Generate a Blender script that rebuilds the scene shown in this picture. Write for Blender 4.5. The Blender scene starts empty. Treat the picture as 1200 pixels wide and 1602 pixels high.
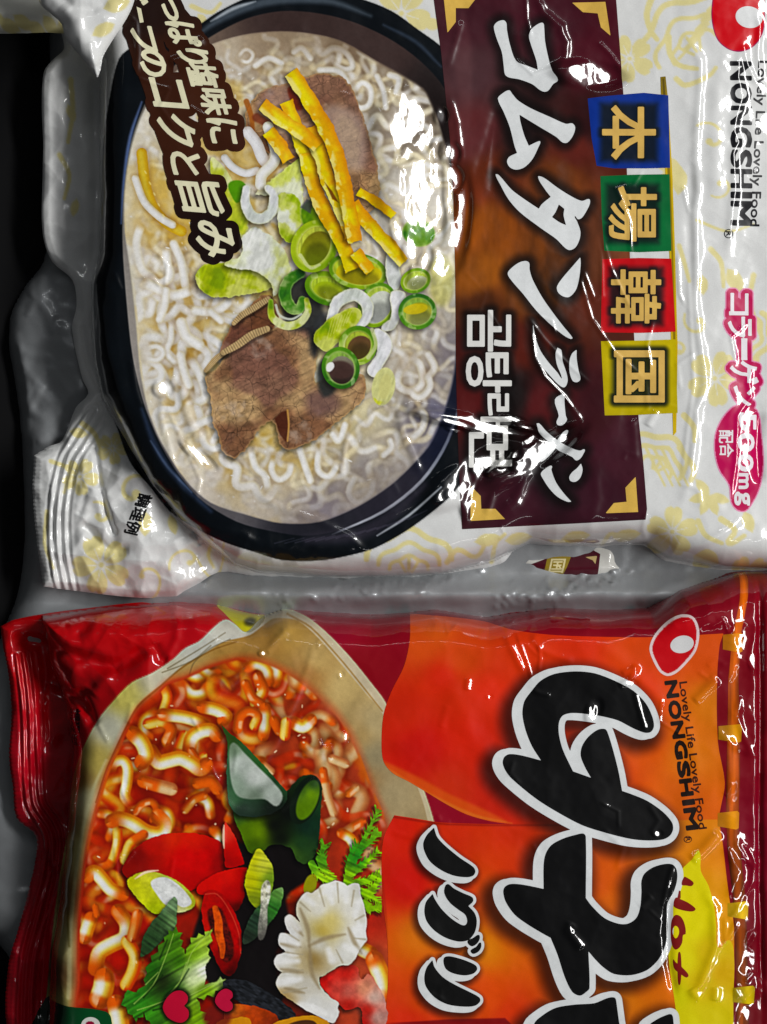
import bpy, math, random
import numpy as np
from collections import Counter

# ------------------------------------------------------------------ camera, light, exposure
PX = 0.00014                      # one print unit (photo pixel) in metres
CAM_H = 6000.0                    # camera height above the printed fronts, in print units
scene = bpy.context.scene
C = scene.collection

def W(x, y, z=0.0):
    return ((x - 600.0) * PX, (801.0 - y) * PX, z * PX)

cam_d = bpy.data.cameras.new('camera')
cam = bpy.data.objects.new('camera', cam_d)
C.objects.link(cam)
cam.location = (0, 0, CAM_H * PX)
cam_d.sensor_fit = 'HORIZONTAL'
cam_d.sensor_width = 36.0
cam_d.lens = 36.0 * CAM_H / 1200.0
cam_d.clip_start = 0.01
cam_d.clip_end = 50.0
scene.camera = cam

world = bpy.data.worlds.new('World')
scene.world = world
world.use_nodes = True
world.node_tree.nodes['Background'].inputs[0].default_value = (0.92, 0.96, 1.0, 1)
world.node_tree.nodes['Background'].inputs[1].default_value = 0.035

KEY = np.array([0.62, 0.13, 0.775]); KEY /= np.linalg.norm(KEY)
KEY_D = 2.2

def strip_lamp(name, loc, length, width, power, col=(1, 1, 1)):
    """a long area light: long side horizontal, aimed at the packets"""
    from mathutils import Vector
    d = bpy.data.lights.new(name, 'AREA')
    d.shape = 'RECTANGLE'; d.size = length; d.size_y = width; d.energy = power; d.color = col
    o = bpy.data.objects.new(name, d)
    C.objects.link(o)
    o.location = loc
    o.rotation_euler = (-Vector(loc)).to_track_quat('-Z', 'Y').to_euler()
    return o

strip_lamp('key_lamp', tuple(KEY * KEY_D), 1.58, 0.23, 46.5, (1.0, 0.99, 0.975))
strip_lamp('added_glint_top', (0.10, 0.85, 1.25), 1.30, 0.012, 1.2, (0.97, 0.985, 1.0))  # added light, no known source: gives crosswise creases their highlights
strip_lamp('added_glint_lower_right', (0.62, -0.62, 0.95), 1.10, 0.012, 1.05, (1.0, 0.99, 0.98))  # extra light made up so that diagonal creases glint too
GLINTS = []                       # surface slopes (dz/dx, dz/dy down the print) that mirror each lamp into the camera
for v_ in (tuple(KEY), (0.10, 0.85, 1.25), (0.62, -0.62, 0.95)):
    v_ = np.array(v_) / np.linalg.norm(v_)
    GLINTS.append((-v_[0] / (1 + v_[2]), v_[1] / (1 + v_[2])))

scene.view_settings.view_transform = 'Standard'
scene.view_settings.look = 'None'
scene.view_settings.exposure = 0.0
scene.view_settings.gamma = 1.0
scene.view_settings.use_curve_mapping = False

# ------------------------------------------------------------------ numeric helpers
F = np.float32
def lin(c):
    c = np.asarray(c, dtype=F) / F(255.0) if np.max(c) > 1.5 else np.asarray(c, dtype=F)
    return np.where(c <= 0.04045, c / 12.92, ((np.maximum(c, 0) + 0.055) / 1.055) ** 2.4).astype(F)

def sstep(a, b, x):
    t = np.clip((x - a) / (b - a), 0, 1)
    return t * t * (3 - 2 * t)

_NG = {}
def vnoise(X, Y, s, seed=0):
    if seed not in _NG:
        _NG[seed] = np.random.RandomState(seed).rand(256, 256).astype(F)
    g = _NG[seed]
    x = X / s + 1000.0; y = Y / s + 1000.0
    xi = np.floor(x).astype(int); yi = np.floor(y).astype(int)
    fx = (x - xi); fy = (y - yi)
    fx = fx * fx * fx * (fx * (fx * 6 - 15) + 10); fy = fy * fy * fy * (fy * (fy * 6 - 15) + 10)
    a = g[yi % 256, xi % 256]; b = g[yi % 256, (xi + 1) % 256]
    c = g[(yi + 1) % 256, xi % 256]; d = g[(yi + 1) % 256, (xi + 1) % 256]
    return ((a * (1 - fx) + b * fx) * (1 - fy) + (c * (1 - fx) + d * fx) * fy).astype(F)

def fbm(X, Y, s, seed=0, n=4):
    r = 0; a = 0.5; t = 0
    for k in range(n):
        r = r + a * vnoise(X, Y, s / (2 ** k), seed + k * 7); t += a; a *= 0.5
    return r / t

def worley(X, Y, s, seed=0):
    """distances to the nearest and second nearest scattered point"""
    rs = np.random.RandomState(seed)
    jx = rs.rand(64, 64).astype(F); jy = rs.rand(64, 64).astype(F)
    x = X / s + 500; y = Y / s + 500
    xi = np.floor(x).astype(int); yi = np.floor(y).astype(int)
    d1 = np.full(X.shape, 9, F); d2 = np.full(X.shape, 9, F)
    for oy in (-1, 0, 1):
        for ox in (-1, 0, 1):
            cx = xi + ox; cy = yi + oy
            px = cx + jx[cy % 64, cx % 64]; py = cy + jy[cy % 64, cx % 64]
            d = np.hypot(x - px, y - py)
            d2 = np.minimum(d2, np.maximum(d, d1)); d1 = np.minimum(d1, d)
    return d1, d2

def crumple(X, Y, s, seed=0):
    """sharp-edged facets, height about 0..0.5 s"""
    x = X + 0.35 * s * (fbm(X, Y, 1.3 * s, seed + 1, 2) - 0.5); y = Y + 0.35 * s * (fbm(X, Y, 1.3 * s, seed + 2, 2) - 0.5)
    d1, d2 = worley(x, y, s, seed)
    return (np.minimum(d1, 0.9) * s).astype(F)

def smooth(pts, closed=True, n=5):
    """Catmull-Rom through the points; a third value marks a sharp corner"""
    P = [(p[0], p[1]) for p in pts]; K = [len(p) > 2 for p in pts]
    N = len(P); out = []
    rng = N if closed else N - 1
    for i in range(rng):
        p1 = np.array(P[i], float); p2 = np.array(P[(i + 1) % N], float)
        p0 = np.array(P[i - 1], float) if (closed or i > 0) else p1
        p3 = np.array(P[(i + 2) % N], float) if (closed or i < N - 2) else p2
        L = np.linalg.norm(p2 - p1)
        def tan(a, b):
            v = b - a; l = np.linalg.norm(v)
            return v / l * L * 0.9 if l > 0 else v
        m1 = (p2 - p1) if K[i] else tan(p0, p2)
        m2 = (p2 - p1) if K[(i + 1) % N] else tan(p1, p3)
        for k in range(n):
            t = k / n
            out.append(tuple((2*t**3-3*t**2+1)*p1 + (t**3-2*t**2+t)*m1 + (-2*t**3+3*t**2)*p2 + (t**3-t**2)*m2))
    if not closed: out.append(P[-1])
    return out

class Shape:
    """a flat outline: signed distance (negative inside) and a bounding box"""
    def __init__(s, f, bb): s.f = f; s.bb = bb
    def __call__(s, X, Y): return s.f(X, Y)
    def grow(s, r):
        b = s.bb
        return Shape(lambda X, Y: s.f(X, Y) - r, (b[0]-r, b[1]-r, b[2]+r, b[3]+r))
    def move(s, dx, dy):
        b = s.bb
        return Shape(lambda X, Y: s.f(X - dx, Y - dy), (b[0]+dx, b[1]+dy, b[2]+dx, b[3]+dy))
    def __or__(s, o):
        a, b = s.bb, o.bb
        return Shape(lambda X, Y: np.minimum(s.f(X, Y), o.f(X, Y)),
                     (min(a[0],b[0]), min(a[1],b[1]), max(a[2],b[2]), max(a[3],b[3])))
    def __sub__(s, o): return Shape(lambda X, Y: np.maximum(s.f(X, Y), -o.f(X, Y)), s.bb)
    def __and__(s, o):
        a, b = s.bb, o.bb
        return Shape(lambda X, Y: np.maximum(s.f(X, Y), o.f(X, Y)),
                     (max(a[0],b[0]), max(a[1],b[1]), min(a[2],b[2]), min(a[3],b[3])))

def edges_sd(A, B, X, Y):
    sh = X.shape
    X = np.ravel(X).astype(F); Y = np.ravel(Y).astype(F)
    d2 = np.full(X.shape, 1e12, F); ins = np.zeros(X.shape, bool)
    for (ax, ay), (bx, by) in zip(A, B):
        ex, ey = bx - ax, by - ay
        wx = X - ax; wy = Y - ay
        q = ex * ex + ey * ey
        if q == 0: continue
        t = np.clip((wx * ex + wy * ey) / q, 0, 1)
        dx = wx - ex * t; dy = wy - ey * t
        np.minimum(d2, dx * dx + dy * dy, out=d2)
        if ey != 0:
            c = (ay > Y) != (by > Y)
            ins ^= c & (X < ex * (Y - ay) / ey + ax)
    d = np.sqrt(d2)
    return np.where(ins, -d, d).reshape(sh)

def poly(pts, curved=False, n=5):
    if curved: pts = smooth(pts, True, n)
    A = [(float(p[0]), float(p[1])) for p in pts]; B = A[1:] + A[:1]
    xs = [p[0] for p in A]; ys = [p[1] for p in A]
    return Shape(lambda X, Y: edges_sd(A, B, X, Y), (min(xs), min(ys), max(xs), max(ys)))

def scaled(pts, k, ox, oy):
    return [(ox + p[0] / k, oy + p[1] / k) + tuple(p[2:]) for p in pts]

def ell(cx, cy, rx, ry, deg=0):
    c, s = math.cos(math.radians(deg)), math.sin(math.radians(deg)); m = min(rx, ry); R = max(rx, ry)
    def f(X, Y):
        u = (X - cx) * c + (Y - cy) * s; v = -(X - cx) * s + (Y - cy) * c
        k0 = np.hypot(u / rx, v / ry); k1 = np.hypot(u / rx**2, v / ry**2)
        return np.where(k0 < 1e-3, -m, k0 * (k0 - 1) / np.maximum(k1, 1e-6))
    return Shape(f, (cx - R, cy - R, cx + R, cy + R))

def path_d(P, X, Y):
    """distance to an open path and the position 0..1 along it, side in sign of third"""
    d2 = np.full(X.shape, 1e12, F); T = np.zeros(X.shape, F); S = np.zeros(X.shape, F)
    L = [0.0]
    for a, b in zip(P[:-1], P[1:]): L.append(L[-1] + math.dist(a[:2], b[:2]))
    for i, (a, b) in enumerate(zip(P[:-1], P[1:])):
        ex, ey = b[0] - a[0], b[1] - a[1]; q = ex*ex + ey*ey
        if q == 0: continue
        wx = X - a[0]; wy = Y - a[1]
        t = np.clip((wx*ex + wy*ey) / q, 0, 1)
        dx = wx - ex*t; dy = wy - ey*t; dd = dx*dx + dy*dy
        m = dd < d2
        d2 = np.where(m, dd, d2)
        T = np.where(m, (L[i] + t * (L[i+1] - L[i])) / L[-1], T)
        S = np.where(m, np.sign(ex*dy - ey*dx), S)
    return np.sqrt(d2), T, S

def stroke(P, w0, w1=None, mid=None, curved=True):
    """a brush stroke: width w0 at the start to w1 at the end"""
    if curved and len(P) > 2: P = smooth(P, False, 4)
    w1 = w0 if w1 is None else w1
    def f(X, Y):
        d, t, _ = path_d(P, X, Y)
        w = w0 + (w1 - w0) * t
        if mid is not None: w = w + (mid - 0.5 * (w0 + w1)) * 4 * t * (1 - t)
        return d - w / 2
    m = max(w0, w1, mid or 0)
    xs = [p[0] for p in P]; ys = [p[1] for p in P]
    return Shape(f, (min(xs)-m, min(ys)-m, max(xs)+m, max(ys)+m))

# ------------------------------------------------------------------ lettering outlines from Blender's built-in font
_TX = {}
def text_edges(s):
    if s not in _TX:
        c = bpy.data.curves.new('letters', 'FONT'); c.body = s; c.resolution_u = 3
        o = bpy.data.objects.new('letters', c); C.objects.link(o)
        m = o.evaluated_get(bpy.context.evaluated_depsgraph_get()).to_mesh()
        cnt = Counter()
        for p in m.polygons:
            for k in p.edge_keys: cnt[k] += 1
        V = np.array([v.co[:2] for v in m.vertices])
        E = [k for k, v in cnt.items() if v == 1]
        lo, hi = V.min(0), V.max(0)
        V = (V - lo) / (hi - lo)
        _TX[s] = (V, E)
        bpy.data.objects.remove(o); bpy.data.curves.remove(c)
    return _TX[s]

def text(s, O, A, B, bold=0.0):
    """lettering fitted so its box runs from O along to A, and from O up to B"""
    V, E = text_edges(s)
    O, A, B = (np.array(p, float) for p in (O, A, B))
    P = O + V[:, :1] * (A - O) + V[:, 1:] * (B - O)
    a = [tuple(P[i]) for i, j in E]; b = [tuple(P[j]) for i, j in E]
    lo = P.min(0) - bold; hi = P.max(0) + bold
    return Shape(lambda X, Y: edges_sd(a, b, X, Y) - bold, (lo[0], lo[1], hi[0], hi[1]))

def glyph(s, x0, y0, x1, y1, k=0.0, tilt=0.0, bold=0.0):
    """one character lying on its side (top to the right) in a box, sheared by k"""
    h = y1 - y0; w = x1 - x0 - k * h
    return text(s, (x0, y0), (x0 + k * h, y1 - tilt * w), (x0 + w, y0 + tilt * w), bold)

# ------------------------------------------------------------------ print canvas (the picture printed on the film)
def ragged(sh, amp=2.0, sc=7, seed=5):
    """the same shape with an uneven edge"""
    b = sh.bb
    return Shape(lambda X, Y: sh.f(X, Y) + 2 * amp * (fbm(X, Y, sc, seed, 3) - 0.5), (b[0]-amp, b[1]-amp, b[2]+amp, b[3]+amp))

class Canvas:
    def __init__(s, x0, y0, x1, y1, col):
        s.x0, s.y0, s.x1, s.y1 = x0, y0, x1, y1
        s.a = np.zeros((y1 - y0 + 1, x1 - x0 + 1, 3), F); s.a[:] = np.array(col, F) / 255
    def box(s, bb, pad=4):
        x0 = max(s.x0, int(math.floor(bb[0] - pad))); x1 = min(s.x1, int(math.ceil(bb[2] + pad)))
        y0 = max(s.y0, int(math.floor(bb[1] - pad))); y1 = min(s.y1, int(math.ceil(bb[3] + pad)))
        if x1 <= x0 or y1 <= y0: return None
        X, Y = np.meshgrid(np.arange(x0, x1 + 1, dtype=F), np.arange(y0, y1 + 1, dtype=F))
        return s.a[y0 - s.y0:y1 - s.y0 + 1, x0 - s.x0:x1 - s.x0 + 1], X, Y
    def fill(s, shape, col, soft=1.0, alpha=1.0, clip=None, pad=None):
        b = s.box(shape.bb, (pad if pad is not None else soft + 2))
        if b is None: return
        v, X, Y = b
        d = shape(X, Y)
        m = np.clip(0.5 - d / max(soft, 1e-3), 0, 1)
        if soft > 2: m = m * m * (3 - 2 * m)
        if clip is not None: m = m * np.clip(0.5 - clip(X, Y), 0, 1)
        m = (m * (alpha(X, Y) if callable(alpha) else alpha))[..., None]
        c = col(X, Y, d) if callable(col) else np.array(col, F)
        v[:] = v * (1 - m) + (c / 255) * m
    def shade(s, shape, k, soft, clip=None):
        s.fill(shape, (0, 0, 0), soft, k, clip, pad=soft + 2)
    def sample(s, x, y):
        x = np.clip(x - s.x0, 0, s.x1 - s.x0 - 1e-3); y = np.clip(y - s.y0, 0, s.y1 - s.y0 - 1e-3)
        i = x.astype(int); j = y.astype(int); fx = (x - i)[:, None]; fy = (y - j)[:, None]
        a = s.a
        return (a[j, i]*(1-fx) + a[j, i+1]*fx)*(1-fy) + (a[j+1, i]*(1-fx) + a[j+1, i+1]*fx)*fy
    def noodle(s, P, w, cols, shadow=0.35, off=(-0.15, -0.1), clip=None, alpha=1.0, gloss=0.0, wet=None, feather=1.0):
        """a noodle in the printed photo: dark edge, body, light ridge"""
        P = smooth(P, False, 4) if len(P) > 2 else P
        xs = [p[0] for p in P]; ys = [p[1] for p in P]
        b = s.box((min(xs), min(ys), max(xs), max(ys)), w)
        if b is None: return
        v, X, Y = b
        d, t, sd = path_d(P, X, Y)
        r = w / 2
        LL = sum(math.dist(a[:2], b[:2]) for a, b in zip(P[:-1], P[1:])); fd = 0.16 if LL > 5 * w else 0.0
        cl = 1.0 if clip is None else np.clip(0.5 - clip(X, Y), 0, 1)
        if shadow:
            m = (shadow * np.clip(1 - (d - r) / (0.45 * w), 0, 1) * cl * alpha)[..., None]
            v[:] = v * (1 - m) + v * m * np.array([0.62, 0.5, 0.35], F)
        q = np.clip(np.abs(d * sd / r + off[0]), 0, 1)
        q = q * q
        c0, c1, c2 = (np.array(c, F) for c in cols)
        u = q[..., None]
        col = np.where(u < 0.35, c2 + (c1 - c2) * (u / 0.35), c1 + (c0 - c1) * ((u - 0.35) / 0.65))
        if wet is not None:                          # stretches soaked in broth
            wc, seed_ = wet
            L_ = sum(math.dist(a[:2], b[:2]) for a, b in zip(P[:-1], P[1:]))
            k = (sstep(0.38, 0.62, vnoise(t * L_, t * 0, 2.2 * w, seed_)) if seed_ >= 0 else sstep(0.0, 0.28, t) * sstep(1.0, 0.72, t))[..., None]
            col = col * k + (np.array(wc, F) * (0.75 + 0.35 * (1 - u))) * (1 - k)
        if gloss:
            g = (sstep(0.25, 0.0, q) * sstep(0.55, 0.9, vnoise(X, Y, w * 0.8, int(w * 7) % 50)) * gloss)[..., None]
            col = col * (1 - g) + 255 * g
        m = (sstep(-0.5, feather - 0.5, r - d) * cl * alpha * (sstep(0.0, fd, t) * sstep(1.0, 1.0 - fd, t) if feather > 1.5 and fd else 1.0))[..., None]
        v[:] = v * (1 - m) + (col / 255) * m

def blur(cv, shape, n=1):
    """soften what is printed so far inside a shape"""
    b = cv.box(shape.bb, 2)
    if b is None: return
    v, X, Y = b
    m = (shape(X, Y) < 0)[..., None]
    q = v.copy()
    for _ in range(n):
        p = np.pad(q, ((1, 1), (1, 1), (0, 0)), 'edge')
        q = (p[:-2, 1:-1] + p[2:, 1:-1] + p[1:-1, :-2] + p[1:-1, 2:] + 2 * p[1:-1, 1:-1]) / 6
    v[:] = np.where(m, q, v)

def grade(c, sat=1.14, con=0.07):
    """the inks of the print are strong: a little more saturation and contrast"""
    l = (c * np.array([0.3, 0.55, 0.15], F)).sum(-1, keepdims=True)
    c = np.clip(l + (c - l) * sat, 0, 1)
    return np.clip(c + con * (c - 0.5) * 4 * c * (1 - c), 0, 1)

SPAN = [('N', 0, .105), ('O', .135, .25), ('N', .275, .38), ('G', .405, .52), ('S', .545, .645), ('H', .665, .77), ('I', .806, .832), ('M', .862, 1.0)]
def brand_letters(O, A, B, bold):
    O, A, B = (np.array(p, float) for p in (O, A, B)); s = None
    for ch, t0, t1 in SPAN:
        g = text(ch, O + (A - O) * t0, O + (A - O) * t1, B + (A - O) * t0, bold)
        s = g if s is None else s | g
    return s

def idw(pts, p=3.0):
    """colour blended between control points (a printed gradient)"""
    def f(X, Y, d=None):
        Wt = 0; A = 0
        for x, y, c in pts:
            w = (1.0 / ((X - x)**2 + (Y - y)**2 + 60.0)) ** (p / 2)
            A = A + w[..., None] * np.array(c, F); Wt = Wt + w
        return A / Wt[..., None]
    return f
# ------------------------------------------------------------------ film sheets: a crumpled surface and things printed on it
class Sheet:
    """height field on a lattice of step g; everything printed on it follows the same triangles and normals"""
    def __init__(s, x0, y0, x1, y1, g=2):
        s.x0, s.y0, s.g = x0, y0, g
        s.nx = (x1 - x0) // g + 1; s.ny = (y1 - y0) // g + 1
        s.X, s.Y = np.meshgrid(x0 + g * np.arange(s.nx, dtype=F), y0 + g * np.arange(s.ny, dtype=F))
        s.H = np.zeros(s.X.shape, F)
    def win(s, bb, pad):
        i0 = max(0, int((bb[0] - pad - s.x0) / s.g)); i1 = min(s.nx, int((bb[2] + pad - s.x0) / s.g) + 2)
        j0 = max(0, int((bb[1] - pad - s.y0) / s.g)); j1 = min(s.ny, int((bb[3] + pad - s.y0) / s.g) + 2)
        if i1 <= i0 or j1 <= j0: return None
        return (slice(j0, j1), slice(i0, i1))
    def crease(s, P, h, w, curved=False, fade=0.12):
        """a ridge (or valley) along a path, fading at its ends"""
        if h >= 1.8 and w <= 9:                      # sharp folds: flanks about as steep as the lamps need
            sx_ = sum((b[1] - a[1]) * (1 if b[1] > a[1] else -1) for a, b in zip(P[:-1], P[1:])); sy_ = sum(-(b[0] - a[0]) * (1 if b[1] > a[1] else -1) for a, b in zip(P[:-1], P[1:]))
            q = math.hypot(sx_, sy_) or 1; n_ = (sx_ / q, sy_ / q)
            best = min(GLINTS, key=lambda T: abs(T[0] * n_[1] - T[1] * n_[0]) * (0.6 if T is GLINTS[0] else 1))
            sl_ = max(0.24, abs(best[0] * n_[0] + best[1] * n_[1]))
            if h > 2.9: w = w * 1.25
            h = sl_ / 0.858 * w * 1.04
        if curved: P = smooth(P, False, 4)
        xs = [p[0] for p in P]; ys = [p[1] for p in P]
        sl = s.win((min(xs), min(ys), max(xs), max(ys)), 3.2 * w)
        if sl is None: return
        d, t, _ = path_d(P, s.X[sl], s.Y[sl])
        e = np.clip(np.minimum(t, 1 - t) / fade, 0.15, 1) if fade else 1
        s.H[sl] += h * e * np.exp(-(d / w) ** 2)
    def tent(s, P, h, w, curved=False):
        """a sharp folded ridge with straight flanks"""
        if curved: P = smooth(P, False, 4)
        xs = [p[0] for p in P]; ys = [p[1] for p in P]
        sl = s.win((min(xs), min(ys), max(xs), max(ys)), 1.2 * w)
        if sl is None: return
        d, t, _ = path_d(P, s.X[sl], s.Y[sl])
        e = np.clip(np.minimum(t, 1 - t) / 0.2, 0.1, 1)
        s.H[sl] += h * e * (np.maximum(0, 1 - np.sqrt(d * d + 2.0) / w)) ** 1.3
    def dent(s, cx, cy, rx, ry, deg=0, rough=0.0, sc=16, seed=3, k=1.0, bias=(0, 0)):
        """a pressed facet that leans towards the key lamp, with crumples of its own"""
        R = max(rx, ry)
        sl = s.win((cx - R, cy - R, cx + R, cy + R), 0.9 * R)
        if sl is None: return
        X, Y = s.X[sl], s.Y[sl]
        p = np.array(W(cx, cy, 0)); v = np.array([0, 0, CAM_H * PX]) - p; l = KEY * KEY_D - p
        h = v / np.linalg.norm(v) + l / np.linalg.norm(l)
        sx, sy = -h[0] / h[2] * k + bias[0], h[1] / h[2] * k + bias[1]
        c, n = math.cos(math.radians(deg)), math.sin(math.radians(deg))
        u = ((X - cx) * c + (Y - cy) * n) / rx; w = (-(X - cx) * n + (Y - cy) * c) / ry
        m = np.exp(-(u * u + w * w) ** 3)
        pl = s.H[sl][m > 0.5].mean() + sx * (X - cx) + sy * (Y - cy)
        if rough:
            pl = pl + rough * (fbm(X, Y * 0.45, sc, seed, 4) - 0.5)
        s.H[sl] = s.H[sl] * (1 - m) + pl * m
    def finish(s):
        gy, gx = np.gradient(s.H, s.g)
        s.gx, s.gy = gx.astype(F), gy.astype(F)
    def at(s, x, y):
        u = np.clip((x - s.x0) / s.g, 0, s.nx - 1.001); v = np.clip((y - s.y0) / s.g, 0, s.ny - 1.001)
        i = u.astype(int); j = v.astype(int); a = u - i; b = v - j
        H = s.H
        h00, h10, h01, h11 = H[j, i], H[j, i+1], H[j+1, i], H[j+1, i+1]
        z = np.where(a >= b, h00 + a * (h10 - h00) + b * (h11 - h10), h00 + b * (h01 - h00) + a * (h11 - h01))
        def bil(A): return (A[j,i]*(1-a)+A[j,i+1]*a)*(1-b)+(A[j+1,i]*(1-a)+A[j+1,i+1]*a)*b
        nx, ny = -bil(s.gx), bil(s.gy)
        N = np.stack([nx, ny, np.ones_like(nx)], 1)
        return z, N / np.linalg.norm(N, axis=1, keepdims=True)

def march(sd, x0, y0, r):
    """triangles of the lattice cut along the zero line of sd"""
    ny, nx = sd.shape
    sd = np.where(np.abs(sd) < 1e-4, 1e-4, sd)
    ins = sd < 0
    c = ins[:-1, :-1] | ins[1:, :-1] | ins[:-1, 1:] | ins[1:, 1:]
    j, i = np.nonzero(c)
    a = j * nx + i
    T = np.concatenate([np.stack([a, a + 1, a + nx + 1], 1), np.stack([a, a + nx + 1, a + nx], 1)])
    f = sd.ravel(); I = ins.ravel()
    n = I[T].sum(1); M = nx * ny
    keys = []
    full = T[n == 3]
    keys.append(np.stack([full, full], 2))
    def rot(Tk, want):                       # put the odd vertex first
        Ik = I[Tk]
        k = np.argmax(Ik == want, axis=1)
        idx = (k[:, None] + np.arange(3)) % 3
        return np.take_along_axis(Tk, idx, 1)
    one = rot(T[n == 1], True)
    keys.append(np.stack([one[:, [0, 0, 0]], one[:, [0, 1, 2]]], 2))
    two = rot(T[n == 2], False)
    o, p, q = two[:, 0], two[:, 1], two[:, 2]
    keys.append(np.stack([np.stack([o, p], 1), np.stack([p, p], 1), np.stack([q, q], 1)], 1))
    keys.append(np.stack([np.stack([o, p], 1), np.stack([q, q], 1), np.stack([o, q], 1)], 1))
    K = np.concatenate(keys).reshape(-1, 2)
    K = np.sort(K, 1)
    code = K[:, 0].astype(np.int64) * M + K[:, 1]
    u, inv = np.unique(code, return_inverse=True)
    A = u // M; B = u % M
    fa, fb = f[A], f[B]
    den = np.where(A == B, 1, fa - fb)
    t = np.where(A == B, 0, fa / den)
    x = x0 + r * ((A % nx) * (1 - t) + (B % nx) * t)
    y = y0 + r * ((A // nx) * (1 - t) + (B // nx) * t)
    return x, y, inv.reshape(-1, 3)

def link_mesh(name, V, T, N, col, mat, parent=None):
    me = bpy.data.meshes.new(name)
    me.vertices.add(len(V)); me.vertices.foreach_set('co', np.asarray(V, F).ravel())
    me.loops.add(len(T) * 3); me.loops.foreach_set('vertex_index', np.asarray(T, np.int32).ravel())
    me.polygons.add(len(T))
    me.polygons.foreach_set('loop_start', np.arange(0, len(T) * 3, 3, dtype=np.int32))
    me.polygons.foreach_set('use_smooth', np.ones(len(T), bool))
    me.update(calc_edges=True)
    if col is not None:
        at = me.color_attributes.new('print_colour', 'FLOAT_COLOR', 'POINT')
        at.data.foreach_set('color', np.concatenate([np.asarray(col, F), np.ones((len(V), 1), F)], 1).ravel())
    if N is not None:
        me.normals_split_custom_set_from_vertices(np.asarray(N, F))
    o = bpy.data.objects.new(name, me)
    C.objects.link(o)
    me.materials.append(mat)
    if parent is not None: o.parent = parent
    return o

STEP = 0.10
def stick(name, sheet, shape, layer, col, mat, parent, r=1, origin=(0, 0, 0)):
    """a printed element: the shape cut out of the sheet's own surface"""
    bb = shape.bb; g = sheet.g
    x0 = max(sheet.x0, int(math.floor((bb[0] - 2 * g - sheet.x0) / g)) * g + sheet.x0)
    y0 = max(sheet.y0, int(math.floor((bb[1] - 2 * g - sheet.y0) / g)) * g + sheet.y0)
    x1 = min(sheet.x0 + (sheet.nx - 1) * g, bb[2] + 2 * g); y1 = min(sheet.y0 + (sheet.ny - 1) * g, bb[3] + 2 * g)
    X, Y = np.meshgrid(np.arange(x0, x1 + 1e-3, r, dtype=F), np.arange(y0, y1 + 1e-3, r, dtype=F))
    sd = shape(X, Y)
    x, y, T = march(sd, x0, y0, r)
    if len(T) == 0: print('EMPTY', name); return None
    z, N = sheet.at(x, y)
    V = np.stack([(x - 600) * PX, (801 - y) * PX, (z + layer * STEP) * PX], 1) - np.array(origin)
    T = T[:, [0, 2, 1]]
    if isinstance(col, Canvas): c = lin(grade(np.clip(col.sample(x, y), 0, 1)))
    elif callable(col):
        c = lin(grade(np.clip(col(x.astype(F), y.astype(F), shape(x.astype(F), y.astype(F))) / 255.0, 0, 1)))
    else: c = np.repeat(lin(np.array(col, F) / 255.0)[None], len(x), 0)
    return link_mesh(name, V, T, N, c, mat, parent)

def thing(name, label, cat, loc=(0, 0, 0), group=None):
    o = bpy.data.objects.new(name, None); C.objects.link(o)
    o.location = loc; o['label'] = label; o['category'] = cat
    o.empty_display_size = 0.01
    if group: o['group'] = group
    return o

# ------------------------------------------------------------------ materials
def film_material(name, rough=0.5, coat=1.0, coat_rough=0.07, spec=0.08, grain=0.06, bump=0.25, bscale=900, metal=0.0, base=None):
    m = bpy.data.materials.new(name); m.use_nodes = True
    nt = m.node_tree; L = nt.links
    b = nt.nodes['Principled BSDF']
    tc = nt.nodes.new('ShaderNodeTexCoord')
    if base is None:
        a = nt.nodes.new('ShaderNodeAttribute'); a.attribute_name = 'print_colour'; src = a.outputs['Color']
    else:
        rgb = nt.nodes.new('ShaderNodeRGB'); rgb.outputs[0].default_value = (*base, 1); src = rgb.outputs[0]
    n = nt.nodes.new('ShaderNodeTexNoise'); n.inputs['Scale'].default_value = 5200; n.inputs['Detail'].default_value = 2
    L.new(tc.outputs['Object'], n.inputs['Vector'])
    mr = nt.nodes.new('ShaderNodeMapRange')
    mr.inputs['From Min'].default_value = 0.3; mr.inputs['From Max'].default_value = 0.7
    mr.inputs['To Min'].default_value = 1 - grain; mr.inputs['To Max'].default_value = 1 + grain
    L.new(n.outputs['Fac'], mr.inputs['Value'])
    mx = nt.nodes.new('ShaderNodeMix'); mx.data_type = 'RGBA'; mx.blend_type = 'MULTIPLY'
    mx.inputs[0].default_value = 1.0
    L.new(src, mx.inputs[6]); L.new(mr.outputs[0], mx.inputs[7])
    L.new(mx.outputs[2], b.inputs['Base Color'])
    b.inputs['Roughness'].default_value = rough
    b.inputs['Metallic'].default_value = metal
    b.inputs['Specular IOR Level'].default_value = spec
    b.inputs['Coat Weight'].default_value = coat
    b.inputs['Coat Roughness'].default_value = coat_rough
    n2 = nt.nodes.new('ShaderNodeTexNoise'); n2.inputs['Scale'].default_value = bscale; n2.inputs['Detail'].default_value = 3
    L.new(tc.outputs['Object'], n2.inputs['Vector'])
    bp = nt.nodes.new('ShaderNodeBump'); bp.inputs['Strength'].default_value = bump; bp.inputs['Distance'].default_value = 0.0002
    L.new(n2.outputs['Fac'], bp.inputs['Height'])
    L.new(bp.outputs[0], b.inputs['Normal']); L.new(bp.outputs[0], b.inputs['Coat Normal'])
    return m

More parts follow.
